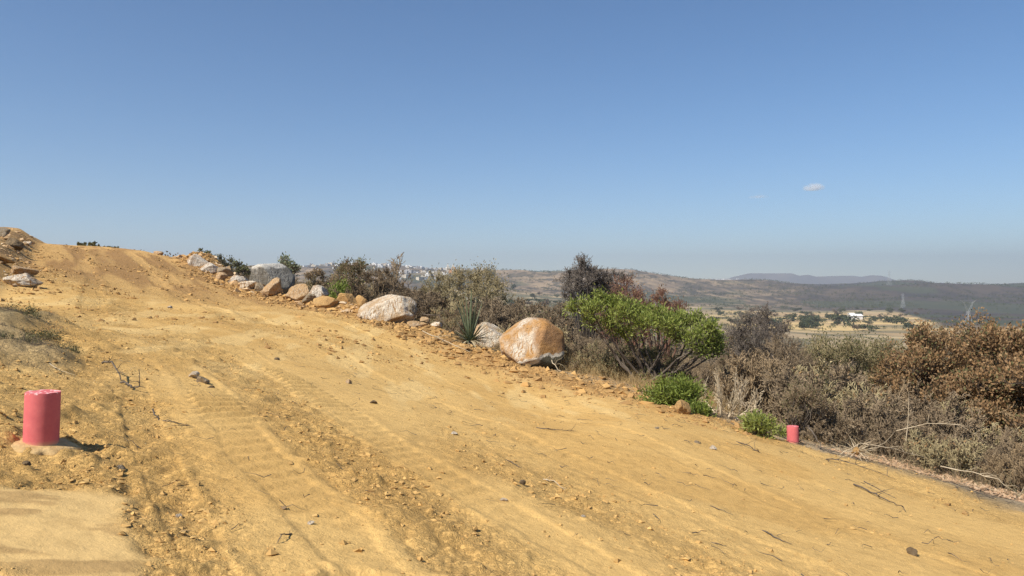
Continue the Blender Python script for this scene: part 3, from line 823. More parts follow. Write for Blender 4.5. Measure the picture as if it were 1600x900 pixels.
def lathe(prof, n_=64, jit=0.0, seed=0):
    rng = np.random.default_rng(seed)
    V = []; ph = rng.uniform(0, 6.28, 4)
    for (r, z) in prof:
        for i in range(n_):
            a = 2 * math.pi * i / n_
            k = 1 + jit * (math.sin(2 * a + ph[0]) + .6 * math.sin(3 * a + ph[1]) + .5 * math.sin(7 * a + ph[2]) + .4 * math.sin(13 * a + ph[3]))
            V.append((r * k * math.cos(a), r * k * math.sin(a), z * (1 + jit * .4 * math.sin(5 * a + ph[2]))))
    Q = []
    for j in range(len(prof) - 1):
        for i in range(n_):
            Q.append((j * n_ + i, j * n_ + (i + 1) % n_, (j + 1) * n_ + (i + 1) % n_, (j + 1) * n_ + i))
    return np.array(V), Q

def marker(px, Y, rad, hgt, tilt, label, pad):
    p = at(px, Y)
    root = empty('survey_marker', (p.x, p.y, p.z), label, 'marker', 'pink concrete markers at the road edges')
    prof = [(rad * 1.0, -.12), (rad * .995, 0), (rad, .02), (rad, hgt * .5), (rad * .995, hgt - .006), (rad * .985, hgt - .001), (rad * .6, hgt + .001), (.002, hgt)]
    V, Q = lathe(prof, 72)
    # weather the rim a little
    nn = noise3(V, 22, 5)
    V[:, :2] *= (1 + .012 * nn)[:, None]
    V[:, 2] += np.where(V[:, 2] > hgt - .01, -.012 * np.clip(noise3(V, 30, 9) + .1, 0, 1), 0)
    c = link('cylinder_post', mesh_np('cylinder_post', V, Q, None, M['pink'], True), root)
    c.rotation_euler = tilt
    md = c.modifiers.new('edge', 'EDGE_SPLIT'); md.split_angle = R(40)
    if pad:
        V, Q = lathe([(rad * 2.1, -.08), (rad * 2.05, .0), (rad * 1.7, .014), (rad * 1.25, .020), (rad * .9, .022)], 72, .06, 3)
        V[:, 2] += .014 * noise3(V, 14, 2)
        c2 = link('mortar_pad', mesh_np('mortar_pad', V, Q, None, M['mortar'], True), root)
        c2.location = (0, 0, .0); c2.rotation_euler = (0, R(10), 0)
    return root
marker(64, groundY(64, 696, 4.25, .93, 1.08), .088, .30, (R(0), R(2.2), 0), 'larger pink painted concrete cylinder on a mortar pad at the left of the road', True)
marker(1239, groundY(1239, 692, 13.2, .93, 1.08), .098, .29, (R(0), R(-1), 0), 'smaller pink concrete cylinder beside dry brush on the right side of the road', False)

# ------------------------------------------------------------------ vegetation prototypes
BR = dict(lev=3, stems=7, lean=(.1, .85), h=1.0, r=.012, wob=.10, up=.06, kids=(3, 2, 2), spread=.75, len=.55, rmin=.0028)
def shrub_mesh(name, seed, m, leaf=None, leafn=0, L=.05, Wd=.025, scale=1.0, k=3, spreadp=.05, **kw):
    P = dict(BR); P.update(kw)
    segs, tips, rng = woody(seed, P)
    V, Q = tubes(segs, k)
    me = [V]; qs = [Q]; mi = [np.zeros(len(Q), int)]
    if leaf is not None and leafn:
        idx = rng.integers(0, len(tips), leafn)
        LP = tips[idx, :3] + rng.normal(size=(leafn, 3)) * spreadp
        LV, LQ = leafquads(rng, LP, L, Wd, .4, D0=tips[idx, 3:])
        me.append(LV); qs.append(LQ + len(V)); mi.append(np.ones(len(LQ), int))
    return mesh_np(name, np.concatenate(me), np.concatenate(qs), None, [m] + ([leaf] if leaf else []), False, np.concatenate(mi))

def tree_thing(name, seed, loc, label, cat, wood, leaf, leafn, L, Wd, group=None, P=None, sz=(1, 1, 1), rz=0.0, spreadp=.06, crown_twigs=True, leafup=.4, dead=None, leafsel=None):
    """tree as trunk (thick limbs) and crown (fine twigs and leaves)"""
    PP = dict(BR); PP.update(P or {})
    segs, tips, rng = woody(seed, PP)
    segs[:, :3] *= sz; segs[:, 3:6] *= sz; tips[:, :3] *= sz
    thick = segs[:, 6] > PP['r'] * .42
    root = empty(name, loc, label, cat, group, rz)
    V, Q = tubes(segs[thick], 6)
    link('trunk', mesh_np('trunk', V, Q, None, wood, True), root)
    V, Q = tubes(segs[~thick], 3)
    me = [V]; qs = [Q]; mi = [np.zeros(len(Q), int)]
    mats = [dead or wood]
    if leaf is not None:
        tp = tips if leafsel is None else tips[leafsel(tips)]
        idx = rng.integers(0, len(tp), leafn)
        LP = tp[idx, :3] + rng.normal(size=(leafn, 3)) * spreadp
        LV, LQ = leafquads(rng, LP, L, Wd, leafup, D0=tp[idx, 3:])
        me.append(LV); qs.append(LQ + len(V)); mi.append(np.ones(len(LQ), int)); mats.append(leaf)
    link('crown', mesh_np('crown', np.concatenate(me), np.concatenate(qs), None, mats, False, np.concatenate(mi)), root)
    return root

# green leafed tree right of the main boulder
def canopy_tree(name, loc, label, cat, seed, hubs, wood, leaf, n_leaf, L, Wd, stems, leaf2=None, group=None, lo=.55, twig=None, rmin=.003, nb=7, kids=(3, 2, 2), rl=.045, sprk=.07, upw=.6):
    """leaning multi-stem tree: limbs run from the foot to crown hubs, each hub carries a dense sub-crown"""
    rng = np.random.default_rng(seed)
    root = empty(name, loc, label, cat, group)
    segs = []; fine = []; LPs = []; LDs = []
    for (hx, hy, hz, hr) in hubs:
        st0 = stems[rng.integers(0, len(stems))]
        p = np.array([st0[0], st0[1], -.1]); q = np.array([hx, hy, hz - hr * .4]); r = .045
        r = rl; mid_ = p + (q - p) * .5 + np.array([rng.normal() * .12, rng.normal() * .12, -.1 * np.linalg.norm(q[:2] - p[:2])])
        prev = p
        for i in range(1, 8):
            u = i / 7; c = (1 - u) ** 2 * p + 2 * u * (1 - u) * mid_ + u * u * q + rng.normal(size=3) * .02
            r1 = r * .86; segs.append((*prev, *c, r, r1)); prev = c; r = r1
        tips = []
        for _ in range(nb):
            d = rng.normal(size=3); d[2] = abs(d[2]) * upw + .2; d /= np.linalg.norm(d)
            grow(rng, fine, tips, prev.copy(), d, hr * .9, max(rmin * 2, rl * .26), 1, dict(lev=3, wob=.12, up=.05, kids=kids, spread=.8, len=.6, rmin=rmin))
        tips = np.array(tips)
        if not n_leaf: continue
        nn = int(n_leaf * hr ** 2 / sum(h[3] ** 2 for h in hubs))
        # clusters of leaves at twig ends, most of them in the upper shell
        idx = rng.integers(0, len(tips), nn)
        LPs.append(tips[idx, :3] + rng.normal(size=(nn, 3)) * sprk); LDs.append(tips[idx, 3:] + np.array([0, 0, .45]))
    V, Q = tubes(segs, 6); link('trunk', mesh_np('trunk', V, Q, None, wood, True), root)
    V, Q = tubes(fine, 3)
    if LPs:
        LP = np.concatenate(LPs); LD = np.concatenate(LDs)
        LV, LQ = leafquads(rng, LP, L, Wd, .3, D0=LD)
        mi = np.concatenate([np.zeros(len(Q), int), np.where(rng.random(len(LQ)) < lo, 1, 2)])
        V, Q = np.concatenate([V, LV]), np.concatenate([Q, LQ + len(V)])
    else: mi = np.zeros(len(Q), int)
    link('crown', mesh_np('crown', V, Q, None, [twig or wood, leaf or wood, leaf2 or leaf or wood], False, mi), root)
    return root

GT_Y = 18.6
g0 = at(1005, GT_Y)
def hub(px, py, r, dy=0.0, Yc=GT_Y, g=g0):
    return ((px - 800) / F * Yc - g.x, dy, -(py - 450) / F * Yc - g.z, r)
canopy_tree('green_tree', g0, 'low spreading tree with bright green leaves behind the largest boulder', 'tree', 11,
    [hub(905, 478, 0.25, .1), hub(925, 486, 0.26, -.3), hub(945, 470, 0.31, .3), hub(965, 490, 0.31, -.4), hub(975, 476, 0.33, .2), hub(1000, 488, 0.34, .5), hub(1000, 505, 0.33, -.5), hub(1028, 490, 0.31, .1),
     hub(1040, 508, 0.33, -.3), hub(1060, 500, 0.33, .5), hub(1085, 500, 0.28, .2), hub(1100, 515, 0.30, -.2), hub(1080, 528, 0.30, -.5), hub(1105, 538, 0.28, 0), hub(1118, 528, 0.20, -.1), hub(950, 508, 0.26, 0), hub(1050, 524, 0.25, -.2), hub(980, 522, 0.25, .2), hub(1092, 546, .2, -.3), hub(1122, 546, .18, 0), hub(925, 502, .2, .1)],
    M['twig_dark'], M['leaf_green'], 12500, .095, .030, [(0, 0), (.25, .1), (-.2, .1), (.4, -.1), (.1, .3)], M['leaf_bright'])

# leafy green shrubs at the road edge
def leafy_shrub(px, Y, wpx, hpx, seed, n_, label, leaf='leaf_green', L=.09, Wd=.026, dens=6):
    p = at(px, Y); h = hpx / F * Y; w = wpx / F * Y
    root = tree_thing('green_shrub', seed, p, label, 'shrub', M['twig_dark'], M[leaf], n_, L, Wd, 'green shrubs at the road edge',
        P=dict(lev=2, stems=9, lean=(.1, 1.0), h=h * .62, r=.010, kids=(3, 3), spread=.8, len=.55, rmin=.003, up=.08), sz=(w / (1.25 * h), w / (1.25 * h), 1.0), spreadp=.05 * h / .5)
    return root
leafy_shrub(1058, 14.6, 84, 66, 5, 5200, 'dense bright green shrub behind the two orange clods')
leafy_shrub(1088, 14.1, 40, 34, 15, 1500, 'small green shoot at the right foot of the dense green shrub')
leafy_shrub(1182, 13.0, 46, 48, 6, 1600, 'thin pale green shrub left of the smaller pink marker', 'leaf_bright')
leafy_shrub(1222, 13.9, 24, 34, 7, 260, 'sparse green sprig just behind the smaller pink marker', 'leaf_bright')
leafy_shrub(533, 34.5, 46, 62, 8, 3600, 'leafy green shrub among pinkish bare brush behind the orange earth lumps', 'leaf_green', .12, .05)
leafy_shrub(570, 33.0, 22, 30, 9, 500, 'faint green sprouts in the brush left of the wide low boulder', 'leaf_green', .12, .04)

# oak with dry brown leaves at the right
def oak(px, Y, seed, top, wpx, label, n_=20000, leaf='leaf_brown', foot=None):
    g = at(px, Y); H_ = -(top - 450) / F * Y - g.z; wr = wpx / F * Y / 2
    rng = np.random.default_rng(seed); hubs = []
    for i in range(15):
        a = rng.uniform(0, 6.283); q = math.sqrt(rng.random())
        z = H_ * (.9 - .5 * q * rng.uniform(.4, 1.2)) if i < 10 else H_ * rng.uniform(.3, .7)
        hubs.append((wr * q * math.cos(a) * .85, wr * q * math.sin(a) * .8, min(z, H_ * .88), H_ * .17))
    return canopy_tree('oak_tree', g, label, 'tree', seed, hubs, M['twig_dark'], M[leaf], int(n_ * 1.1), .088, .05, [(0, 0), (.15, .1), (-.1, .1)], M['leaf_olive'], 'brown leaved oaks at the right', .86)
oak(1462, 21.5, 71, 493, 170, 'brown leaved oak with a greenish top, left of the others at the right edge')
oak(1570, 19.0, 72, 503, 190, 'large oak with dry orange brown leaves touching the right edge of the photo', 26000)
oak(1665, 17.0, 74, 500, 200, 'oak with dry brown leaves cut off by the right edge', 14000)
oak(1500, 18.2, 75, 560, 130, 'low brown leaved oak in front of the taller oaks', 12000)
oak(1520, 22.5, 77, 488, 110, 'brown leaved oak between the greenish topped oak and the large one', 9000)
oak(1400, 22.5, 76, 545, 70, 'small half bare oak left of the brown leaved oaks', 5000)

# named bare trees and shrubs
def bare(name, px, Y, top, wpx, seed, label, wood='twig_grey', leaf=None, n_=0, L=.05, Wd=.03, P=None, cat='tree', group=None, rk=.016, dead=None, nh=None, crown=.72):
    g = at(px, Y); H_ = -(top - 450) / F * Y - g.z; w = wpx / F * Y
    rng = np.random.default_rng(seed); hubs = []; nh = nh or int(np.clip(9 + wpx * .09, 9, 22)); ch = H_ * crown
    hr = .5 * min(w / 2, ch / 2)
    for i in range(nh):
        a = i * 2.4 + rng.uniform(-.3, .3); q = math.sqrt((i + .5) / nh) * (1 - hr * .3 / (w / 2))
        zt = H_ - hr * .75 - (ch - hr) * (1 - math.sqrt(max(0, 1 - q * q))) * .9
        z = zt - (0 if i % 3 else rng.uniform(.15, .6) * ch * .6)
        hubs.append((w / 2 * q * math.cos(a), w / 2 * q * math.sin(a), max(z, hr * .4) + rng.normal() * .06 * H_ , hr * rng.uniform(.7, 1.15)))
    far_ = Y > 50
    if cat == 'shrub' and far_: hubs = [(a, b, max(hr * .3, c * rng.uniform(.2, 1.0)), d * .8) for a, b, c, d in hubs]
    return canopy_tree(name, g, label, cat, seed, hubs, M[wood], M[leaf] if leaf else None, n_, L, Wd, [(0, 0), (.08 * w, .05), (-.07 * w, .03)], None, group, .85,
        M[dead] if dead else None, .00021 * Y, 5 if far_ else 6, (3, 2, 2), .018 * H_ * min(1, (10 / nh) ** .6), hr * .25, 1.0)

def bare_old(name, px, Y, top, wpx, seed, label, wood='twig_grey', leaf=None, n_=0, L=.05, Wd=.03, P=None, cat='tree', group=None, rk=.016, dead=None):
    g = at(px, Y); H_ = -(top - 450) / F * Y - g.z; w = wpx / F * Y
    PP = dict(lev=4, stems=3, lean=(.05, .45), h=H_ * .62, r=rk * H_, wob=.09, up=.07, kids=(3, 3, 2, 1), spread=.62, len=.56, rmin=.0055 * Y / 24)
    PP.update(P or {})
    root = tree_thing(name, seed, g, label, cat, M[wood], M[leaf] if leaf else None, n_, L, Wd, group, PP, (1, 1, 1), dead=M[dead] if dead else None)
    # fit the measured height and spread
    zs = []; xs = []
    for ch in root.children:
        co = np.empty(len(ch.data.vertices) * 3, np.float32); ch.data.vertices.foreach_get('co', co); co = co.reshape(-1, 3)
        if len(co): zs.append(np.percentile(co[:, 2], 99.3)); xs.append(np.percentile(co[:, 0], [2, 98]))
    kz = H_ / max(zs); x0 = min(x[0] for x in xs); x1 = max(x[1] for x in xs); kx = w / (x1 - x0)
    for ch in root.children:
        co = np.empty(len(ch.data.vertices) * 3, np.float32); ch.data.vertices.foreach_get('co', co); co = co.reshape(-1, 3)
        co *= np.array([kx, kx, kz], np.float32); co[:, 0] -= (x0 + x1) / 2 * kx * np.clip(co[:, 2] / (H_ * .5), 0, 1)
        ch.data.vertices.foreach_set('co', co.ravel()); ch.data.update()
    return root
bare('bare_tree', 916, 40, 399, 84, 21, 'tall grey leafless tree with a rounded crown above the green tree', 'twig_dark', dead='twig_mid', nh=34, crown=.62)
bare('bare_tree', 956, 42, 423, 60, 22, 'lower dark grey leafless tree right of the tall rounded one', 'twig_dark', dead='twig_mid', nh=24, crown=.62)
bare('bare_tree', 728, 37, 415, 158, 23, 'wide dome shaped tree with yellowish twigs rising behind the agave', 'twig_dark', 'leaf_dry', 3400, .10, .05, dict(stems=5, lean=(.2, .9), kids=(3, 3, 3, 1)), dead='twig_yellow', nh=34, crown=.8)
bare('bare_tree', 785, 33, 462, 110, 24, 'low spreading grey brush tree right of the yellowish dome tree', 'twig_dark', P=dict(stems=5, lean=(.2, 1.0)), dead='twig_grey')
bare('bare_tree', 1192, 22, 487, 105, 25, 'dark bare tree with upright branches right of the green tree', 'twig_dark', dead='twig_mid', nh=26)
bare('bare_tree', 1150, 23, 510, 60, 26, 'slim bare tree between the green tree and the dark bare tree', 'twig_grey')
bare_old('bare_tree', 617, 36, 398, 46, 27, 'thin leafless sapling standing above the brush against the sky', 'twig_grey', P=dict(stems=3, lean=(.02, .25), kids=(2, 2, 1, 1), spread=.5))
bare('bare_tree', 590, 34, 418, 60, 28, 'pinkish grey bare brush tree left of the thin sapling', 'twig_grey', P=dict(stems=6, lean=(.1, .7), kids=(3, 2, 2, 1)))
bare('bare_tree', 545, 37, 403, 70, 29, 'bushy dry tree with pale tips behind the leafy green shrub', 'twig_grey', 'leaf_olive', 1500, .10, .05, dict(stems=6, lean=(.1, .7), kids=(3, 2, 2, 1)))
bare('olive_shrub', 1000, 19.3, 540, 120, 57, 'sparse olive shrub under the green leafed tree', 'twig_grey', 'leaf_olive', 1800, .07, .03, None, 'shrub')
bare('bare_tree', 655, 34, 448, 80, 51, 'grey bare brush tree between the thin sapling and the dome shaped tree', 'twig_grey', P=None)
bare('bare_tree', 820, 34, 462, 90, 52, 'low grey bare brush tree behind the largest boulder', 'twig_grey')
bare('bare_tree', 868, 30, 476, 60, 53, 'grey bare brush tree between the largest boulder and the green tree', 'twig_grey')
bare('bare_tree', 500, 40, 420, 60, 54, 'grey bare brush tree behind the white splashed rock', 'twig_grey')
bare('bare_tree', 412, 58, 420, 40, 55, 'low dark brush tree left of the big grey boulder', 'twig_dark')
bare('bare_tree', 1225, 19, 528, 90, 56, 'grey brown bare brush tree between the dark bare tree and the olive tree', 'twig_grey')
bare('red_twig_shrub', 985, 27, 441, 100, 30, 'reddish brown bare shrub above the left half of the green tree', 'twig_red', 'leaf_brown', 1200, .07, .035, dict(stems=7, lean=(.1, .8), kids=(3, 3, 2, 1)), 'shrub', 'reddish shrubs behind the green tree')
bare('red_twig_shrub', 1035, 26, 452, 70, 31, 'reddish brown bare shrub above the right half of the green tree', 'twig_red', 'leaf_brown', 800, .07, .035, dict(stems=7, lean=(.1, .8), kids=(3, 3, 2, 1)), 'shrub', 'reddish shrubs behind the green tree')
bare('olive_shrub', 1300, 23, 512, 120, 32, 'olive yellow tree with sparse leaves right of the dark bare tree', 'twig_dark', 'leaf_olive', 3000, .07, .035, dict(stems=6, lean=(.1, .8)), 'tree', dead='twig_yellow')
bare('olive_shrub', 1372, 23.5, 532, 90, 33, 'olive shrub with fine leaves left of the brown oaks', 'twig_dark', 'leaf_olive', 1800, .07, .035, dict(stems=6, lean=(.1, .8)), 'shrub', dead='twig_yellow')
bare('forked_shrub', 1252, 14.6, 596, 66, 34, 'dark forked shrub rooted just behind the smaller pink marker', 'twig_dark', 'leaf_olive', 900, .03, .018, dict(stems=4, lean=(.3, .8)), 'shrub', dead='twig_grey')
bare('crest_shrub', 322, 57, 385, 30, 35, 'green topped shrub at the left end of the crest brush', 'twig_dark', 'leaf_olive', 500, .18, .10, dict(stems=6, lean=(.1, .8)), 'shrub', 'shrubs along the crest')
bare('crest_shrub', 350, 55, 388, 60, 36, 'dark grey shrub in the middle of the crest brush', 'twig_mid', 'leaf_olive', 900, .13, .07, dict(stems=7, lean=(.2, 1.0)), 'shrub', 'shrubs along the crest')
bare('crest_shrub', 378, 53, 399, 44, 37, 'low dark shrub right of the crest rock pile', 'twig_dark', 'leaf_olive', 500, .18, .1, dict(stems=7, lean=(.2, 1.0)), 'shrub', 'shrubs along the crest')
bare('crest_shrub', 137, 60, 377, 34, 38, 'tiny green shrub on the skyline at the upper left', 'twig_dark', 'leaf_olive', 500, .18, .1, dict(stems=7, lean=(.2, 1.0)), 'shrub', 'shrubs along the crest')
bare('crest_shrub', 172, 60, 387, 28, 39, 'tiny shrub on the skyline right of the tiny green one', 'twig_dark', 'leaf_olive', 250, .16, .1, dict(stems=7, lean=(.2, 1.0)), 'shrub', 'shrubs along the crest')
bare('crest_shrub', 213, 62, 387, 26, 40, 'sparse dry bush on the skyline left of the earth mound', 'twig_grey', None, 0, P=dict(stems=7, lean=(.2, .9)), cat='shrub', group='shrubs along the crest')
bare('crest_shrub', 268, 62, 391, 22, 41, 'sparse dry bush on the skyline right of the earth mound', 'twig_grey', None, 0, P=dict(stems=7, lean=(.2, .9)), cat='shrub', group='shrubs along the crest')
bare('crest_shrub', 104, 56, 381, 7, 42, 'single tiny tuft on the skyline left of the tiny green shrub', 'twig_dark', None, 0, P=dict(stems=9, lean=(.1, .9)), cat='shrub', group='shrubs along the crest')
bare('pale_green_tree', 449, 62, 402, 36, 43, 'pale green tree rising behind the big grey boulder', 'twig_grey', 'leaf_pale', 800, .22, .12, dict(stems=5, lean=(.1, .8)), 'tree')
bare_old('dead_shrub', 1130, 15.2, 580, 110, 45, 'tangle of pale dead branches right of the dense green shrub', 'twig_pale', None, 0, P=dict(lev=3, stems=9, lean=(.7, 1.5), kids=(2, 2, 1), up=.0, r=.02), cat='dead shrub', dead='twig_pale')

# the thicket: bare shrubs shared by a few meshes
PROTO = [shrub_mesh('thicket_shrub', 300 + i, M['twig_grey'], h=.66, lev=3, stems=8 + i % 3, lean=(.05, .95), kids=(3, 3, 2), rmin=.0052, r=.013, up=.05 + .02 * (i % 3)) for i in range(5)]
PROTO += [shrub_mesh('thicket_shrub', 320 + i, M['twig_grey'], M['leaf_olive'], 380, .05, .028, h=.66, lev=3, stems=8, lean=(.05, .9), kids=(3, 2, 2), rmin=.0052, r=.013) for i in range(2)]
PROTO += [shrub_mesh('thicket_shrub', 330 + i, M['twig_yellow'], M['leaf_brown'], 200, .05, .028, h=.66, lev=3, stems=8, lean=(.05, .9), kids=(3, 2, 2), rmin=.0052, r=.013) for i in range(2)]
SKY = [(360, 425), (420, 428), (480, 425), (510, 418), (560, 412), (640, 432), (680, 442), (800, 456), (860, 470), (890, 488), (1130, 540), (1160, 520), (1230, 512), (1300, 528), (1380, 540), (1450, 560), (1700, 575)]
def skyl(px): return np.interp(px, [a for a, _ in SKY], [b for _, b in SKY])
rng = np.random.default_rng(9)
zone_label = [
  (640, 'bare grey brown shrub in the thicket behind the upper rock pile', 'shrubs in the thicket behind the upper rock pile'),
  (890, 'bare grey brown shrub in the thicket behind the agave and the largest boulder', 'shrubs in the thicket behind the agave'),
  (1130, 'bare twiggy shrub under and around the green leafed tree', 'shrubs around the green tree'),
  (1380, 'bare grey brown shrub in the thicket behind the smaller pink marker', 'shrubs in the thicket behind the smaller marker'),
  (9999, 'bare twiggy shrub at the foot of the brown leaved oaks', 'shrubs at the foot of the oaks')]
placed = []; tries = 0
while len(placed) < 285 and tries < 20000:
    tries += 1
    px = rng.uniform(355, 1680); Y = math.exp(rng.uniform(math.log(10.5), math.log(52)))
    x = (px - 800) / F * Y
    s, t = st(x, Y)
    lim = 12.5 if s < 14 else 11.6
    lim -= 1.4 * float(sm(s, 24, 40))
    if px > 1300: lim = 13.3
    if t < lim or t > 34: continue
    if 880 < px < 1045 and Y < 19.5: continue
    if any((x - a) ** 2 + (Y - b) ** 2 < (.62 + .012 * Y) ** 2 for a, b in placed): continue
    g = H(x, Y)
    hh = rng.uniform(1.0, 2.3) * (1.0 if Y < 28 else 1.6)
    hmax = -(skyl(px) + rng.uniform(-6, 14) - 450) / F * Y - g
    if Y < 15.5: hmax = min(hmax, 1.25)
    if 890 < px < 1130: hmax = min(hmax, .95 + .03 * max(0, Y - 20))
    hh = min(hh, hmax)
    if hh < .35: continue
    placed.append((x, Y))
    k = int(rng.integers(0, 5)) if rng.random() < .68 else int(rng.integers(5, len(PROTO)))
    o = link('thicket_shrub', PROTO[k], None, (x, Y, g - .04), rng.uniform(0, 6.28), (hh * rng.uniform(.85, 1.15), hh * rng.uniform(.85, 1.15), hh))
    zl = next(z for z in zone_label if px < z[0])
    tag(o, zl[1], 'shrub', zl[2])

for i in range(14):
    px = rng.uniform(900, 1050); Y = rng.uniform(18.8, 21); x = (px - 800) / F * Y
    if st(x, Y)[1] < 11.2: continue
    hh = rng.uniform(.45, .95)
    o = link('thicket_shrub', PROTO[int(rng.integers(5, len(PROTO)))], None, (x, Y, H(x, Y) - .04), rng.uniform(0, 6.28), (hh * 1.1, hh * 1.1, hh))
    tag(o, zone_label[2][1], 'shrub', zone_label[2][2])

# undergrowth that nobody could count: fine stems, dead twigs
def stems_stuff(name, n_, seed, region, hr, m, rad=(.003, .006), lean=.35, kind='stuff', bend=.25, seglen=3):
    rng = np.random.default_rng(seed)
    X, Y = region(rng, n_); Zg = base(X, Y) + detail(X, Y)[0]
    h = rng.uniform(hr[0], hr[1], len(X)); p = np.stack([X, Y, Zg - .02], 1)
    d = np.stack([rng.normal(0, lean, len(X)), rng.normal(0, lean, len(X)), np.ones(len(X))], 1); d /= np.linalg.norm(d, axis=1, keepdims=True)
    segs = []
    r = rng.uniform(rad[0], rad[1], len(X)) * np.clip(np.hypot(X, Y) / 20, .7, 3)
    for i in range(seglen):
        d2 = d + rng.normal(0, bend, (len(X), 3)); d2 /= np.linalg.norm(d2, axis=1, keepdims=True)
        q = p + d2 * (h / seglen)[:, None]
        segs.append(np.concatenate([p, q, (r * (1 - i / seglen))[:, None], (r * (1 - (i + .9) / seglen))[:, None]], 1))
        p = q; d = d2
    V, Q = tubes(np.concatenate(segs), 3)
    return tag(link(name, mesh_np(name, V, Q, None, m, False)), kind=kind)
def band(t0, t1, s0, s1):
    def f(rng, n_):
        s = rng.uniform(s0, s1, n_); t = t0 + (t1 - t0) * rng.random(n_) ** 1.2
        t = t - 1.4 * sm(s, 24, 40)
        return s * D[0] + t * N[0], s * D[1] + t * N[1]
    return f
stems_stuff('undergrowth', 26000, 5, band(13.0, 26, 0, 50), (.3, 1.3), M['twig_grey'], (.004, .008), .45)
stems_stuff('undergrowth', 5000, 15, band(12.3, 20, -2, 30), (.2, .8), M['straw_grey'], (.003, .006), .4)
def tuftband(t0, t1, s0, s1, clumps, spread, seed2):
    def f(rng, n_):
        rc = np.random.default_rng(seed2)
        cs = rc.uniform(s0, s1, clumps); ct = rc.uniform(t0, t1, clumps)
        i = rng.integers(0, clumps, n_)
        s = cs[i] + rng.normal(0, spread, n_); t = ct[i] + rng.normal(0, spread, n_)
        return s * D[0] + t * N[0], s * D[1] + t * N[1]
    return f
stems_stuff('dry_grass', 16000, 6, tuftband(11.0, 14.0, 12, 20, 120, .25, 1), (.12, .5), M['straw'], (.002, .004), .35)
stems_stuff('dry_grass', 22000, 7, tuftband(-2.4, -.15, 7.6, 14, 420, .09, 2), (.015, .06), M['straw_grey'], (.0012, .0022), .9)
stems_stuff('dry_grass', 5000, 17, tuftband(-.75, -.05, 7.4, 13.2, 60, .08, 12), (.02, .12), M['twig_dark'], (.0015, .003), .8)
stems_stuff('dry_grass', 2500, 8, tuftband(11.0, 13.2, -3, 12, 60, .16, 3), (.05, .25), M['straw'], (.002, .003), .5)

# fallen leaves and twigs on the right verge
def litter(name, n_, seed, region, L, Wd, m):
    rng = np.random.default_rng(seed); X, Y = region(rng, n_)
    Zg = base(X, Y) + detail(X, Y)[0] + .012
    P = np.stack([X, Y, Zg], 1); a = rng.uniform(0, 6.28, len(X))
    d = np.stack([np.cos(a), np.sin(a), rng.uniform(-.1, .5, len(X))], 1); w = np.stack([-np.sin(a), np.cos(a), rng.uniform(-.3, .3, len(X))], 1)
    l = L * rng.uniform(.6, 1.4, (len(X), 1))
    V = np.stack([P, P + d * l * .5 + w * Wd * .5, P + d * l, P + d * l * .5 - w * Wd * .5], 1).reshape(-1, 3)
    return tag(link(name, mesh_np(name, V, np.arange(len(V)).reshape(-1, 4), None, m)), kind='stuff')
litter('leaf_litter', 11000, 4, band(11.7, 14.2, -2, 9), .07, .035, M['leaf_litter'])
litter('leaf_litter', 2500, 14, band(11.2, 14, 8, 22), .06, .03, M['leaf_litter'])
def ground_twigs(name, n_, seed, region, Lr, m, rad):
    rng = np.random.default_rng(seed); X, Y = region(rng, n_); segs = []
    for x, y in zip(X, Y):
        a = rng.uniform(0, 6.28); L = rng.uniform(*Lr); pts = []
        for i in range(5):
            pts.append((x, y)); a += rng.normal(0, .35); x += math.cos(a) * L / 4; y += math.sin(a) * L / 4
        pts = np.array(pts); z = base(pts[:, 0], pts[:, 1]) + detail(pts[:, 0], pts[:, 1])[0] + .01 + np.abs(rng.normal(0, .015, 5))
        r = rng.uniform(*rad)
        for i in range(4): segs.append((*pts[i], z[i], *pts[i + 1], z[i + 1], r * (1 - i * .2), r * (.8 - i * .2)))
    V, Q = tubes(segs, 4)
    return tag(link(name, mesh_np(name, V, Q, None, m)), kind='stuff')
ground_twigs('scattered_twigs', 420, 3, band(10.9, 13.4, -3, 14), (.1, .6), M['twig_dark'], (.003, .007))
ground_twigs('scattered_twigs', 280, 4, band(3.5, 10.5, -1, 12), (.05, .26), M['twig_dark'], (.002, .0045))
ground_twigs('scattered_twigs', 120, 6, band(0.2, 4.5, 3, 14), (.04, .2), M['twig_dark'], (.0015, .003))
ground_twigs('scattered_twigs', 260, 7, band(11.8, 14.5, -3, 20), (.3, 1.1), M['twig_pale'], (.004, .008))

# individual sticks and branches
def stick(pts, r, label, m='twig_dark', twigs=0, seed=0, name='fallen_branch', cat='branch', lift=None):
    """pts: (px, Y, height above the ground)"""
    rng = np.random.default_rng(seed); segs = []
    P3 = [np.array(at(px, Y, dz)[:]) for px, Y, dz in pts]
    fine_ = []
    for a, b in zip(P3[:-1], P3[1:]):
        for i in range(4): fine_.append(a + (b - a) * i / 4 + rng.normal(size=3) * r * .5)
    fine_.append(P3[-1]); m_ = len(fine_) - 1
    for i in range(m_): segs.append((*fine_[i], *fine_[i + 1], r * (1 - .75 * i / m_), r * (1 - .75 * (i + 1) / m_)))
    for k in range(twigs):
        i = rng.integers(1, m_); p = fine_[i]; d = fine_[i + 1] - fine_[i]; d /= np.linalg.norm(d)
        d = d + rng.normal(size=3) * .7; d[2] = abs(d[2]) * .5; d /= np.linalg.norm(d); L = np.linalg.norm(P3[-1] - P3[0]) * rng.uniform(.12, .3)
        for j in range(3):
            q = p + d * L / 3; segs.append((*p, *q, r * .45 * (1 - j * .25), r * .45 * (.75 - j * .25))); p = q; d = d + rng.normal(size=3) * .25; d /= np.linalg.norm(d)
    segs = np.array(segs); o0 = P3[0]; segs[:, :3] -= o0; segs[:, 3:6] -= o0
    V, Q = tubes(segs, 5)
    return tag(link(name, mesh_np(name, V, Q, None, M[m], True), None, tuple(o0)), label, cat)
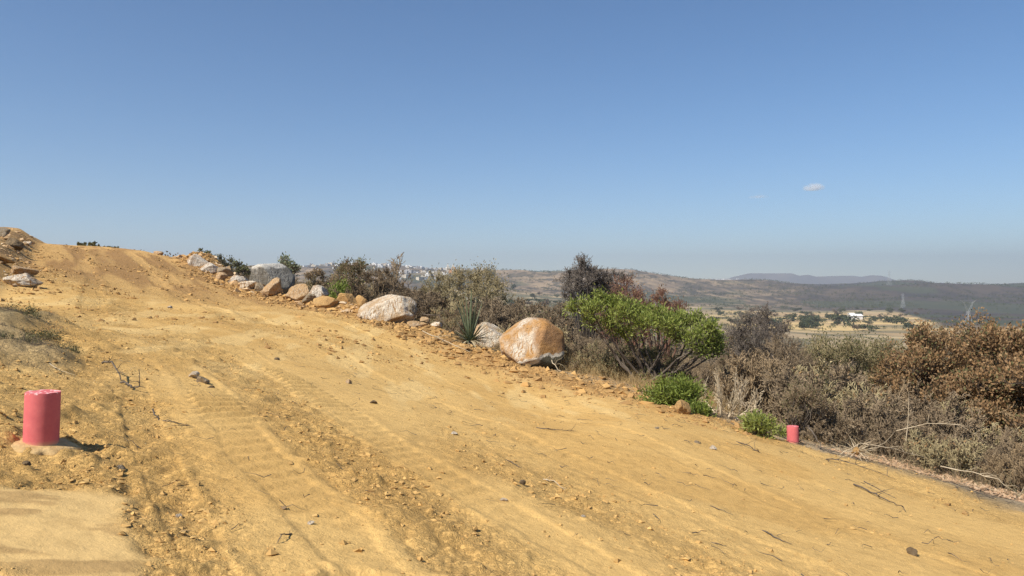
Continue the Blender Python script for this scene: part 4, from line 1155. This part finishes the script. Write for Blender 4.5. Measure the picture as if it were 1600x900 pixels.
stick([(188, 6.6, .0), (196, 6.55, .03), (208, 6.4, .02), (219, 6.35, .05), (217, 6.35, .19)], .010, 'curved dark root standing up out of the dirt, right of the left bank', seed=1, twigs=2)
stick([(160, 6.9, .10), (175, 6.8, .13), (188, 6.65, .05), (200, 6.5, .0)], .010, 'dark root arching left of the upright root', seed=2, twigs=3)
stick([(238, 5.6, .04), (248, 5.5, .0), (265, 5.4, .01), (305, 5.3, .01)], .006, 'thin dark stick lying between the left marker and the ribbed track', seed=3, twigs=3)
stick([(78, 6.6, .02), (95, 6.5, .02), (118, 6.4, .02)], .004, 'pale thin stick at the foot of the left bank', 'twig_pale', seed=4, twigs=3)
stick([(1192, 5.75, .0), (1206, 5.6, .015), (1222, 5.5, .01), (1238, 5.4, .01)], .007, 'curved brown stick on smooth sand at the lower right', seed=5)
stick([(1108, 6.2, .0), (1125, 6.1, .01), (1146, 6.05, .005)], .005, 'short dark twig left of the curved brown stick', seed=6)
stick([(1112, 5.0, .0), (1124, 4.95, .01), (1136, 4.95, .005)], .005, 'short dark twig near the bottom, below the curved brown stick', seed=7, twigs=1)
stick([(1335, 9.2, .03), (1360, 8.9, .02), (1390, 8.5, .02), (1412, 8.2, .02)], .012, 'long straight dark branch lying across the sand at the lower right', seed=8, twigs=4)
stick([(1350, 9.35, .06), (1375, 9.1, .04), (1400, 8.8, .03)], .007, 'thinner stick lying beside the long straight dark branch', seed=18, twigs=5)
stick([(848, 6.05, .0), (866, 5.95, .03), (884, 5.85, .0)], .006, 'pale bent twig in the middle of the road near the bottom', 'twig_pale', seed=9, twigs=3)
stick([(790, 6.6, .0), (806, 6.4, .01), (818, 6.2, .0)], .005, 'dark twig cluster left of the pale bent twig', seed=10, twigs=6)
stick([(838, 8.9, .0), (870, 8.8, .02), (900, 8.9, .01)], .007, 'thin dry stick lying in the road below the largest boulder', seed=11, twigs=5)
stick([(455, 3.55, .0), (440, 3.45, .03), (432, 3.4, .0)], .004, 'crossed dark twigs at the bottom left of centre', seed=12, twigs=5)
stick([(1260, 13.2, .35), (1275, 13.0, .2), (1285, 12.8, .02)], .02, 'short dark stump stick leaning right of the smaller pink marker', seed=13)
stick([(1310, 12.6, .0), (1345, 12.7, .28), (1400, 12.8, .30), (1450, 12.9, .28)], .012, 'pale horizontal dead branch right of the root ball', 'twig_pale', seed=14, twigs=8)
stick([(1470, 12.4, .20), (1520, 12.2, .22), (1560, 11.9, .18), (1600, 11.6, .0)], .012, 'long pale fallen branch under the oaks at the right', 'twig_pale', seed=16, twigs=8)
stick([(1400, 13.5, .6), (1450, 13.4, .85), (1500, 13.3, .95), (1545, 13.2, .7)], .010, 'arched pale dead branch in the brush at the right', 'twig_pale', seed=17, twigs=9)
stick([(1416, 14.0, .45), (1419, 14.0, .9), (1420, 14.0, 1.35)], .010, 'upright pale bare stem below the left oak', 'twig_pale', seed=19, twigs=3)
stick([(660, 21.5, .25), (690, 21.3, .12), (735, 20.0, .05)], .02, 'dead branch leaning from the rocks down to the agave', 'twig_pale', seed=20, twigs=6)
stick([(662, 23, .75), (685, 22.8, .65), (702, 22.6, .35)], .02, 'dark arching branch left of the agave', seed=22, twigs=3)
stick([(862, 19.0, .25), (872, 18.2, .08), (895, 17.6, .03)], .014, 'pale dead sticks at the right foot of the largest boulder', 'twig_pale', seed=23, twigs=7)
stick([(1150, 10.6, .0), (1170, 10.2, .03), (1190, 9.9, .0)], .010, 'dark branch in the sand below the thin pale green shrub', seed=24, twigs=6)
stick([(1290, 11.6, .0), (1310, 11.4, .05), (1345, 11.2, .02), (1400, 10.8, .02)], .010, 'dark branch along the verge below the root ball', seed=25, twigs=8)

# root ball with tan soil
g = at(1338, 12.3)
root = empty('root_ball', g, 'tan uprooted root ball with radiating roots beside the brush, right of the smaller pink marker', 'root ball')
link('soil_clump', rock_mesh('soil_clump', (.15, .14, .15), 91, RK['clay'], sub=3, rough=.3), root, (0, 0, .14))
rng = np.random.default_rng(3); segs = []
for i in range(38):
    d = rng.normal(size=3); d[2] = d[2] * .6 + .2; d /= np.linalg.norm(d); p = np.array([0, 0, .14]) + d * .07; L = rng.uniform(.12, .42)
    for j in range(3):
        q = p + d * L / 3; segs.append((*p, *q, .007 * (1 - j * .3), .007 * (.7 - j * .3))); p = q; d = d + rng.normal(size=3) * .3; d /= np.linalg.norm(d)
V, Q = tubes(segs, 4); link('roots', mesh_np('roots', V, Q, None, M['twig_pale']), root)

# ------------------------------------------------------------------ agave
def agave(px, Y, label):
    g = at(px, Y, -.03); root = empty('agave', g, label, 'agave')
    def blades(name, specs, m):
        V = []; Q = []
        for (az, el, L, w, bend) in specs:
            n_ = 8; dx, dy = math.cos(az), math.sin(az); p = np.array([dx * .05, dy * .05, .1]); e = el; b0 = len(V)
            for i in range(n_ + 1):
                u = i / n_; ww = w * (.55 + 1.0 * u if u < .25 else .8 * (1 - (u - .25) / .75) ** .8) + .002
                side = np.array([-dy, dx, 0]); up_ = np.array([-math.sin(e) * dx, -math.sin(e) * dy, math.cos(e)])
                V += [p + side * ww, p - up_ * ww * .35, p - side * ww]
                e -= bend / n_; p = p + np.array([math.cos(e) * dx, math.cos(e) * dy, math.sin(e)]) * L / n_
            for i in range(n_):
                a = b0 + i * 3
                Q += [(a, a + 1, a + 4, a + 3), (a + 1, a + 2, a + 5, a + 4), (a + 2, a, a + 3, a + 5)]
        link(name, mesh_np(name, np.array(V), Q, None, m, False), root)
    rng = np.random.default_rng(12)
    sp = [(rng.uniform(0, 6.28), R(rng.uniform(66, 88)), rng.uniform(.8, 1.3), .030, R(rng.uniform(-3, 10))) for _ in range(20)]
    sp += [(rng.uniform(0, 6.28), R(rng.uniform(25, 64)), rng.uniform(.5, .8), .030, R(rng.uniform(0, 30))) for _ in range(22)]
    sp += [(rng.uniform(0, 6.28), R(rng.uniform(8, 35)), rng.uniform(.5, .8), .028, R(rng.uniform(0, 20))) for _ in range(18)]
    sp += [(R(-2), R(14), .95, .022, R(8)), (R(8), R(8), .8, .02, R(6))]
    blades('green_leaves', sp, M['agave'])
    sp = [(R(-10), R(60), 1.15, .020, R(-4)), (R(5), R(52), .95, .020, R(4)), (R(170), R(48), .65, .022, R(35)), (R(-20), R(35), .8, .02, R(10)), (R(30), R(70), .9, .02, R(2))]
    sp += [(rng.uniform(0, 6.28), R(rng.uniform(-12, 30)), rng.uniform(.35, .7), .034, R(rng.uniform(10, 60))) for _ in range(55)]
    blades('dry_leaves', sp, M['agave_dry'])
    root.scale = (1.15, 1.15, 1.2); root.location.z += .08
    return root
agave(734, groundY(734, 541, 20.5), 'spiky green agave with dried lower leaves beside the tan boulder')

# weeds on the left bank
for i, (px, Y, w, lb) in enumerate([(38, 8.4, .42, 'dark olive weed mat in the middle of the left bank'), (20, 9.8, .38, 'upper dull green weed mat on the left bank'), (96, 7.8, .20, 'dark weed clump at the eroded corner of the left bank'), (12, 7.4, .30, 'lower dull green weed mat at the left edge of the photo')]):
    me = shrub_mesh('weed_patch', 400 + i, M['straw_grey'], M['leaf_olive'], 900, .022, .010, h=.16, lev=2, stems=16, lean=(.7, 1.45), kids=(2, 2), rmin=.0012, r=.003, spreadp=.02)
    o = link('weed_patch', me, None, at(px, Y, -.005), i, (w / .25, w / .25, 1.0)); tag(o, lb, 'weed', 'weeds on the left bank')

# ------------------------------------------------------------------ valley and far trees
def clump_mesh(name, seed, m, n_=420, flat=.75):
    rng = np.random.default_rng(seed); V = []; Q = []
    cs = rng.normal(size=(7, 3)) * np.array([.28, .28, .16]) + np.array([0, 0, .55])
    i = rng.integers(0, 7, n_); d = rng.normal(size=(n_, 3)); d /= np.linalg.norm(d, axis=1, keepdims=True)
    P = cs[i] + d * rng.uniform(.15, .27, (n_, 1)) * np.array([1, 1, flat])
    LV, LQ = leafquads(rng, P, .16, .12)
    tv, tq = tubes([(0, 0, -.1, 0, 0, .5, .04, .03)], 5)
    return mesh_np(name, np.concatenate([LV, tv]), np.concatenate([LQ, tq + len(LV)]), None, [m, M['twig_dark']], False, np.concatenate([np.zeros(len(LQ), int), np.ones(len(tq), int)]))
FG = [clump_mesh('valley_tree', 500 + i, M['far_green']) for i in range(4)]
FB = [clump_mesh('dry_valley_tree', 510 + i, M['far_brown']) for i in range(3)]
rng = np.random.default_rng(44)
def far_tree(px, Y, hm, wk, green, label, group, cat='tree'):
    p = at(px, Y); o = link('valley_tree' if green else 'dry_valley_tree', (FG if green else FB)[rng.integers(0, 4 if green else 3)], None, p, rng.uniform(0, 6.28), (hm * wk, hm * wk, hm))
    return tag(o, label, cat, group)
far_tree(1319, 690, 13, 1.2, True, 'large round dark green tree in front of the white farm buildings', 'single trees by the farm')
far_tree(1271, 760, 9, 1.2, True, 'dark green tree left of the large round tree', 'single trees by the farm')
far_tree(1284, 780, 5, 1.2, True, 'small dark tree just right of the dark green tree', 'single trees by the farm')
far_tree(1240, 800, 9, 1.2, True, 'leftmost dark tree in the row left of the farm', 'single trees by the farm')
far_tree(1256, 830, 7, 1.6, True, 'low dark tree behind the row left of the farm', 'single trees by the farm')
far_tree(769, 1900, 26, .5, True, 'tall dark tree on the skyline above the tan hillside', 'single trees by the farm')
far_tree(802, 1500, 16, .6, True, 'tall narrow dark tree on the skyline right of the domed tree', 'single trees by the farm')
for i in range(75):
    px = rng.uniform(1110, 1440); Y = rng.uniform(600, 1350)
    far_tree(px, Y, rng.uniform(3.5, 8), rng.uniform(1, 1.8), rng.random() < .7, 'small dark tree in the golden valley at the right', 'trees in the golden valley')
for i in range(70):
    px = rng.uniform(740, 1010); Y = math.exp(rng.uniform(math.log(350), math.log(1500)))
    far_tree(px, Y, rng.uniform(4, 9), rng.uniform(.9, 1.5), rng.random() < .6, 'small dark tree in the valley left of the tall grey tree', 'trees in the valley at the centre')
for i in range(70):
    px = rng.uniform(380, 760); Y = math.exp(rng.uniform(math.log(250), math.log(2100)))
    far_tree(px, Y, rng.uniform(4, 8), rng.uniform(.9, 1.5), rng.random() < .5, 'small tree around the hillside town at the centre left', 'trees around the hillside town')
# woods beyond the thicket (stuff)
def woods(name, n_, seed, region, hr, m, q=46):
    rng = np.random.default_rng(seed); X, Y = region(rng, n_); Zg = base(X, Y) + detail(X, Y)[0]
    hh = rng.uniform(hr[0], hr[1], len(X)) * np.clip(np.hypot(X, Y) / 120, .6, 2.2)
    i = np.repeat(np.arange(len(X)), q); d = rng.normal(size=(len(i), 3)); d /= np.linalg.norm(d, axis=1, keepdims=True)
    P = np.stack([X, Y, Zg], 1)[i] + (d * rng.uniform(.2, .6, (len(i), 1)) * np.array([1, 1, .6]) + np.array([0, 0, .45])) * hh[i][:, None]
    dd = rng.normal(size=(len(i), 3)); dd /= np.linalg.norm(dd, axis=1, keepdims=True)
    w = np.cross(dd, rng.normal(size=(len(i), 3))); w /= np.linalg.norm(w, axis=1, keepdims=True)
    l = hh[i][:, None] * rng.uniform(.15, .35, (len(i), 1))
    V = np.stack([P, P + dd * l * .5 + w * l * .3, P + dd * l, P + dd * l * .5 - w * l * .3], 1).reshape(-1, 3)
    return tag(link(name, mesh_np(name, V, np.arange(len(V)).reshape(-1, 4), None, m)), kind='stuff')
def fan(px0, px1, r0, r1, thr=None):
    def f(rng, n_):
        px = rng.uniform(px0, px1, n_); Y = np.exp(rng.uniform(math.log(r0), math.log(r1), n_)); X = (px - 800) / F * Y
        if thr is not None:
            k = fbm(X / 70, Y / 90, 3, 333) > thr; X, Y = X[k], Y[k]
        return X, Y
    return f
woods('distant_scrub', 2600, 21, fan(330, 1700, 55, 330), (1.2, 2.6), M['far_brown'])
woods('distant_scrub', 1400, 22, fan(360, 1150, 250, 1500, .48), (1.2, 2.2), M['far_green'], 30)
woods('distant_scrub', 900, 23, fan(1120, 1650, 560, 1350, .56), (1.0, 2.0), M['far_green'], 30)
woods('hillside_scrub', 9000, 24, fan(700, 1700, 1350, 2600, .42), (1.4, 3.0), M['far_green'], 14)

# ------------------------------------------------------------------ town, farm and pylons
def walls(name, c): return simple_mat(name, tuple(v * .9 for v in c), c, 1, .8, 0)
M['w_white'] = walls('white_wall', (.78, .76, .72)); M['w_cream'] = walls('cream_wall', (.62, .54, .42)); M['w_grey'] = walls('grey_wall', (.42, .40, .38))
M['w_orange'] = walls('orange_wall', (.70, .34, .12)); M['w_pane'] = simple_mat('dark_window', (.04, .045, .05), (.07, .07, .08), 1, .3, 0); M['w_brick'] = walls('brick_wall', (.42, .24, .16))
def boxes(bs):
    V = []; Q = []; mi = []
    for (x0, x1, y0, y1, z0, z1, k) in bs:
        b = len(V); V += [(x0, y0, z0), (x1, y0, z0), (x1, y1, z0), (x0, y1, z0), (x0, y0, z1), (x1, y0, z1), (x1, y1, z1), (x0, y1, z1)]
        Q += [(b, b + 3, b + 2, b + 1), (b + 4, b + 5, b + 6, b + 7), (b, b + 1, b + 5, b + 4), (b + 1, b + 2, b + 6, b + 5), (b + 2, b + 3, b + 7, b + 6), (b + 3, b, b + 4, b + 7)]; mi += [k] * 6
    return V, Q, mi
def house_mesh(seed, wk):
    r = random.Random(seed); w = r.uniform(9, 16); d = r.uniform(8, 12); h = r.choice([3.2, 3.2, 3.4, 5.8])
    bs = [(-w / 2, w / 2, -d / 2, d / 2, -4, h, 0), (-w / 2 - .15, w / 2 + .15, -d / 2 - .15, d / 2 + .15, h, h + .7, 0)]
    if r.random() < .6: bs.append((-w / 2 + .6, -w / 2 + 4, -1, 2.5, h + .7, h + 3.0, 0))
    if r.random() < .5: bs.append((w / 4, w / 4 + 1.3, 0, 1.3, h + .7, h + 2.2, 2))
    z = 1.0
    while z < h - 1.2:
        for k in range(int(w // 3.2)):
            x = -w / 2 + 1.0 + k * 3.1; bs.append((x, x + 1.4, -d / 2 - .06, -d / 2 + .2, z, z + 1.3, 1))
            if k == 1 and z < 1.5: bs.append((x + 1.7, x + 2.7, -d / 2 - .07, -d / 2 + .2, -1, 1.4, 1))
        z += 3
    V, Q, mi = boxes(bs)
    return mesh_np('town_house', V, Q, None, [wk, M['w_pane'], M['w_grey']], False, mi)
HS = [house_mesh(i, M[k]) for i, k in enumerate(['w_white', 'w_white', 'w_cream', 'w_white', 'w_grey', 'w_white', 'w_cream'])]
rng = np.random.default_rng(70)
cnt = 0
for i in range(150):
    px = float(np.clip(rng.normal(645, 50), 385, 760)) if i < 105 else rng.uniform(385, 600)
    Y = rng.uniform(1700, 2450) if i < 105 else rng.uniform(2200, 2480)
    p = at(px, Y)
    o = link('town_house', HS[rng.integers(0, len(HS))], None, p, rng.uniform(-.7, .7), rng.uniform(.7, 1.1))
    tag(o, 'tiny flat roofed house of the hillside town seen over the brush', 'house', 'houses of the hillside town')
for i in range(26):
    px = rng.normal(1133, 10); Y = rng.uniform(6000, 6300); x = (px - 800) / F * Y
    o = link('town_house', HS[rng.integers(0, 2)], None, (x, Y, -(438 + rng.uniform(-1.5, 2) - 450) / F * Y), rng.uniform(-.7, .7), rng.uniform(1.0, 1.7))
    tag(o, 'tiny white house of the faraway town below the blue mountains', 'house', 'houses of the faraway town')
# church
p = at(705, 2050)
root = empty('church', p, 'orange church with two pale bell towers among the town houses', 'church', rz=.15)
V, Q, mi = boxes([(-5, 16, -7, 30, -6, 11, 0), (6, 14, -6.8, -6, -2, 4, 1)]); link('nave', mesh_np('nave', V, Q, None, [M['w_orange'], M['w_pane']], False, mi), root)
for x in (-9.5, 4):
    V, Q, mi = boxes([(-3, 3, -3, 3, -6, 16, 0), (-3.4, 3.4, -3.4, 3.4, 12, 12.6, 0), (-2.2, 2.2, -2.2, 2.2, 16, 20, 0), (-1.1, 1.1, -3.1, -2.8, 13, 15.4, 1)])
    b = len(V); V += [(-2.4, -2.4, 20), (2.4, -2.4, 20), (2.4, 2.4, 20), (-2.4, 2.4, 20), (0, 0, 26)]
    Vn, Tn = V, [(b, b + 1, b + 4), (b + 1, b + 2, b + 4), (b + 2, b + 3, b + 4), (b + 3, b, b + 4)]
    link('bell_tower', mesh_np('bell_tower', Vn, Q, Tn, [M['w_cream'], M['w_pane']], False, mi + [0] * 4), root, (x, -5, 0))
M['dome'] = walls('orange_dome', (.72, .36, .10))
V, Q = lathe([(5.5, 0), (5.5, 3), (5.2, 5), (4.2, 7.2), (2.4, 8.8), (.7, 9.5), (.5, 11.5), (.02, 12)], 24); link('dome', mesh_np('dome', V, Q, None, M['dome'], True), root, (7, 16, 11))

# farm buildings
M['tin'] = simple_mat('white_sheet_roof', (.74, .73, .70), (.82, .81, .78), .5, .5, 0)
def barn(px, Y, L, Wd, h, rz, label, name='farm_barn', cat='barn'):
    p = at(px, Y); root = empty(name, p, label, cat, 'white farm buildings in the valley', rz)
    V, Q, mi = boxes([(-L / 2, L / 2, -Wd / 2, Wd / 2, -3, h, 0)] + [(x, x + 2.2, -Wd / 2 - .08, -Wd / 2 + .2, .8, 2.4, 1) for x in np.arange(-L / 2 + 2, L / 2 - 3, 5)])
    link('wall', mesh_np('wall', V, Q, None, [M['w_white'], M['w_pane']], False, mi), root)
    e = .6; a = Wd / 2 + e; l = L / 2 + e; k = h + Wd * .22
    V = [(-l, -a, h - .1), (l, -a, h - .1), (l, 0, k), (-l, 0, k), (-l, a, h - .1), (l, a, h - .1), (-l, -a, h + .15), (l, -a, h + .15), (l, 0, k + .25), (-l, 0, k + .25), (-l, a, h + .15), (l, a, h + .15)]
    Q = [(0, 3, 2, 1), (3, 4, 5, 2), (6, 7, 8, 9), (9, 8, 11, 10), (0, 1, 7, 6), (4, 10, 11, 5), (1, 2, 8, 7), (2, 5, 11, 8), (0, 6, 9, 3), (3, 9, 10, 4)]
    link('roof', mesh_np('roof', V, Q, None, M['tin'], False), root)
barn(1336, 905, 14, 9, 4.2, .1, 'long white farm building with a pale sheet roof, right of the group')
barn(1326, 850, 7, 6, 3.4, -.2, 'small white farmhouse left of the long farm building', 'farm_house', 'farm house')
barn(1317, 845, 6, 5, 3.0, .3, 'lowest small white farm shed at the left of the group', 'farm_shed', 'shed')
barn(1330, 915, 6, 5, 6.0, .2, 'taller white farm block behind the long farm building', 'farm_block', 'farm house')

M['steel'] = simple_mat('galvanised_steel', (.26, .27, .28), (.34, .35, .36), 1, .5, 0)
def pylon(px, Y, hgt, top_w, label, rad=.16, wide=False):
    p = at(px, Y); segs = []
    def L_(a, b, r=rad): segs.append((*a, *b, r, r))
    b = hgt * .11; zt = hgt * .62
    lv = [(-1, b)] + [(zt * f, b + (hgt * .03 - b) * f) for f in (.25, .5, .75, 1)]
    for (z0, w0), (z1, w1) in zip(lv[:-1], lv[1:]):
        for sx, sy in ((1, 1), (1, -1), (-1, 1), (-1, -1)):
            L_((sx * w0, sy * w0, z0), (sx * w1, sy * w1, z1), rad * 1.3)
        for sy in (1, -1):
            L_((-w0, sy * w0, z0), (w1, sy * w1, z1)); L_((w0, sy * w0, z0), (-w1, sy * w1, z1)); L_((sy * w0, -w0, z0), (sy * w1, w1, z1)); L_((-w1, sy * w1, z1), (w1, sy * w1, z1))
    w = lv[-1][1]
    if wide:
        for sy in (w, -w):
            L_((-w, sy, zt), (-top_w * .5, sy * .6, hgt * .95), rad * 1.3); L_((w, sy, zt), (top_w * .5, sy * .6, hgt * .95), rad * 1.3)
            L_((-top_w * .85, 0, hgt), (top_w * .85, 0, hgt), rad * 1.3); L_((-top_w * .85, 0, hgt), (-top_w * .5, sy * .6, hgt * .93)); L_((top_w * .85, 0, hgt), (top_w * .5, sy * .6, hgt * .93)); L_((-top_w * .5, sy * .6, hgt * .94), (top_w * .5, sy * .6, hgt * .94))
    else:
        for sx in (1, -1): L_((sx * w, 0, zt), (0, 0, hgt), rad * 1.3)
        for f in (.66, .78, .90):
            L_((-top_w / 2, 0, hgt * f), (top_w / 2, 0, hgt * f)); L_((-top_w / 2, 0, hgt * f), (0, 0, hgt * (f + .05))); L_((top_w / 2, 0, hgt * f), (0, 0, hgt * (f + .05)))
        for f in (.66, .78, .9):
            L_((-w, -w, zt), (0, 0, hgt * f)) ; L_((w, w, zt), (0, 0, hgt * f))
    V, Q = tubes(segs, 4)
    return tag(link('power_pylon', mesh_np('power_pylon', V, Q, None, M['steel']), None, p, .3), label, 'pylon', 'power pylons in the valley')
pylon(1411, 1350, 26, 9, 'slim grey lattice pylon at the far edge of the golden valley', .15)
pylon(1389, 1900, 40, 10, 'faint taller lattice pylon against the dark hillside', .13)
pylon(1513, 640, 24, 10, 'pylon with a wide flat crossarm showing above the brown oaks', .08, True)

# ------------------------------------------------------------------ haze and clouds
V, Q, mi = boxes([(-9900, 9900, -9900, 9900, float(gz.min()) - 2 if gz.min() > -125 else float(gz.min()) - 2, 420, 0)])
V = np.array(V); V[V[:, 2] < 0, 2] = min(-135.0, float(gz.min()) - 1)
m, nd, ln = mat('valley_haze')
o_ = nd.new('ShaderNodeOutputMaterial'); pv = nd.new('ShaderNodeVolumePrincipled')
pv.inputs['Color'].default_value = (.61, .67, .76, 1); pv.inputs['Density'].default_value = 0.00016; pv.inputs['Anisotropy'].default_value = .2
ln.new(pv.outputs[0], o_.inputs['Volume'])
hz = link('haze', mesh_np('haze', V, Q, None, m)); tag(hz, kind='stuff')

def cloud(px, py, Y, wpx, hpx, seed, dens, label):
    w = wpx / F * Y; h = hpx / F * Y
    m, nd, ln = mat('cloud_vapour')
    o_ = nd.new('ShaderNodeOutputMaterial'); pv = nd.new('ShaderNodeVolumePrincipled')
    pv.inputs['Color'].default_value = (1, 1, 1, 1)
    P = coord(nd)
    f = noise(nd, ln, P, 3.2 / w, 4, .6)
    ln_ = nd.new('ShaderNodeVectorMath'); ln_.operation = 'MULTIPLY'; ln.new(P, ln_.inputs[0]); ln_.inputs[1].default_value = (2 / w, 2 / w, 2 / h)
    le = nd.new('ShaderNodeVectorMath'); le.operation = 'LENGTH'; ln.new(ln_.outputs[0], le.inputs[0])
    e = math_(nd, ln, 'SUBTRACT', 1.0, le.outputs['Value'], True)
    e = math_(nd, ln, 'MULTIPLY', e, math_(nd, ln, 'MULTIPLY', math_(nd, ln, 'SUBTRACT', f, .40, True), 6.0))
    ln.new(math_(nd, ln, 'MULTIPLY', e, dens), pv.inputs['Density'])
    ln.new(pv.outputs[0], o_.inputs['Volume'])
    V, T = ICO[3]; V = V * np.array([w, w, h]) * .5
    V[:, 2] = np.where(V[:, 2] < 0, V[:, 2] * .45, V[:, 2] * (1 + .25 * noise3(V / w * 4, 1, seed)))
    o = link('cloud', mesh_np('cloud', V, None, T, m, True), None, ((px - 800) / F * Y, Y, -(py - 450) / F * Y))
    return tag(o, label, 'cloud', 'small clouds in the blue sky')
cloud(1271, 294, 12000, 36, 18, 3, .020, 'brighter small white cloud, right of the two')
cloud(1184, 308, 12000, 34, 8, 5, .006, 'thin faint cloud, left of the brighter one')
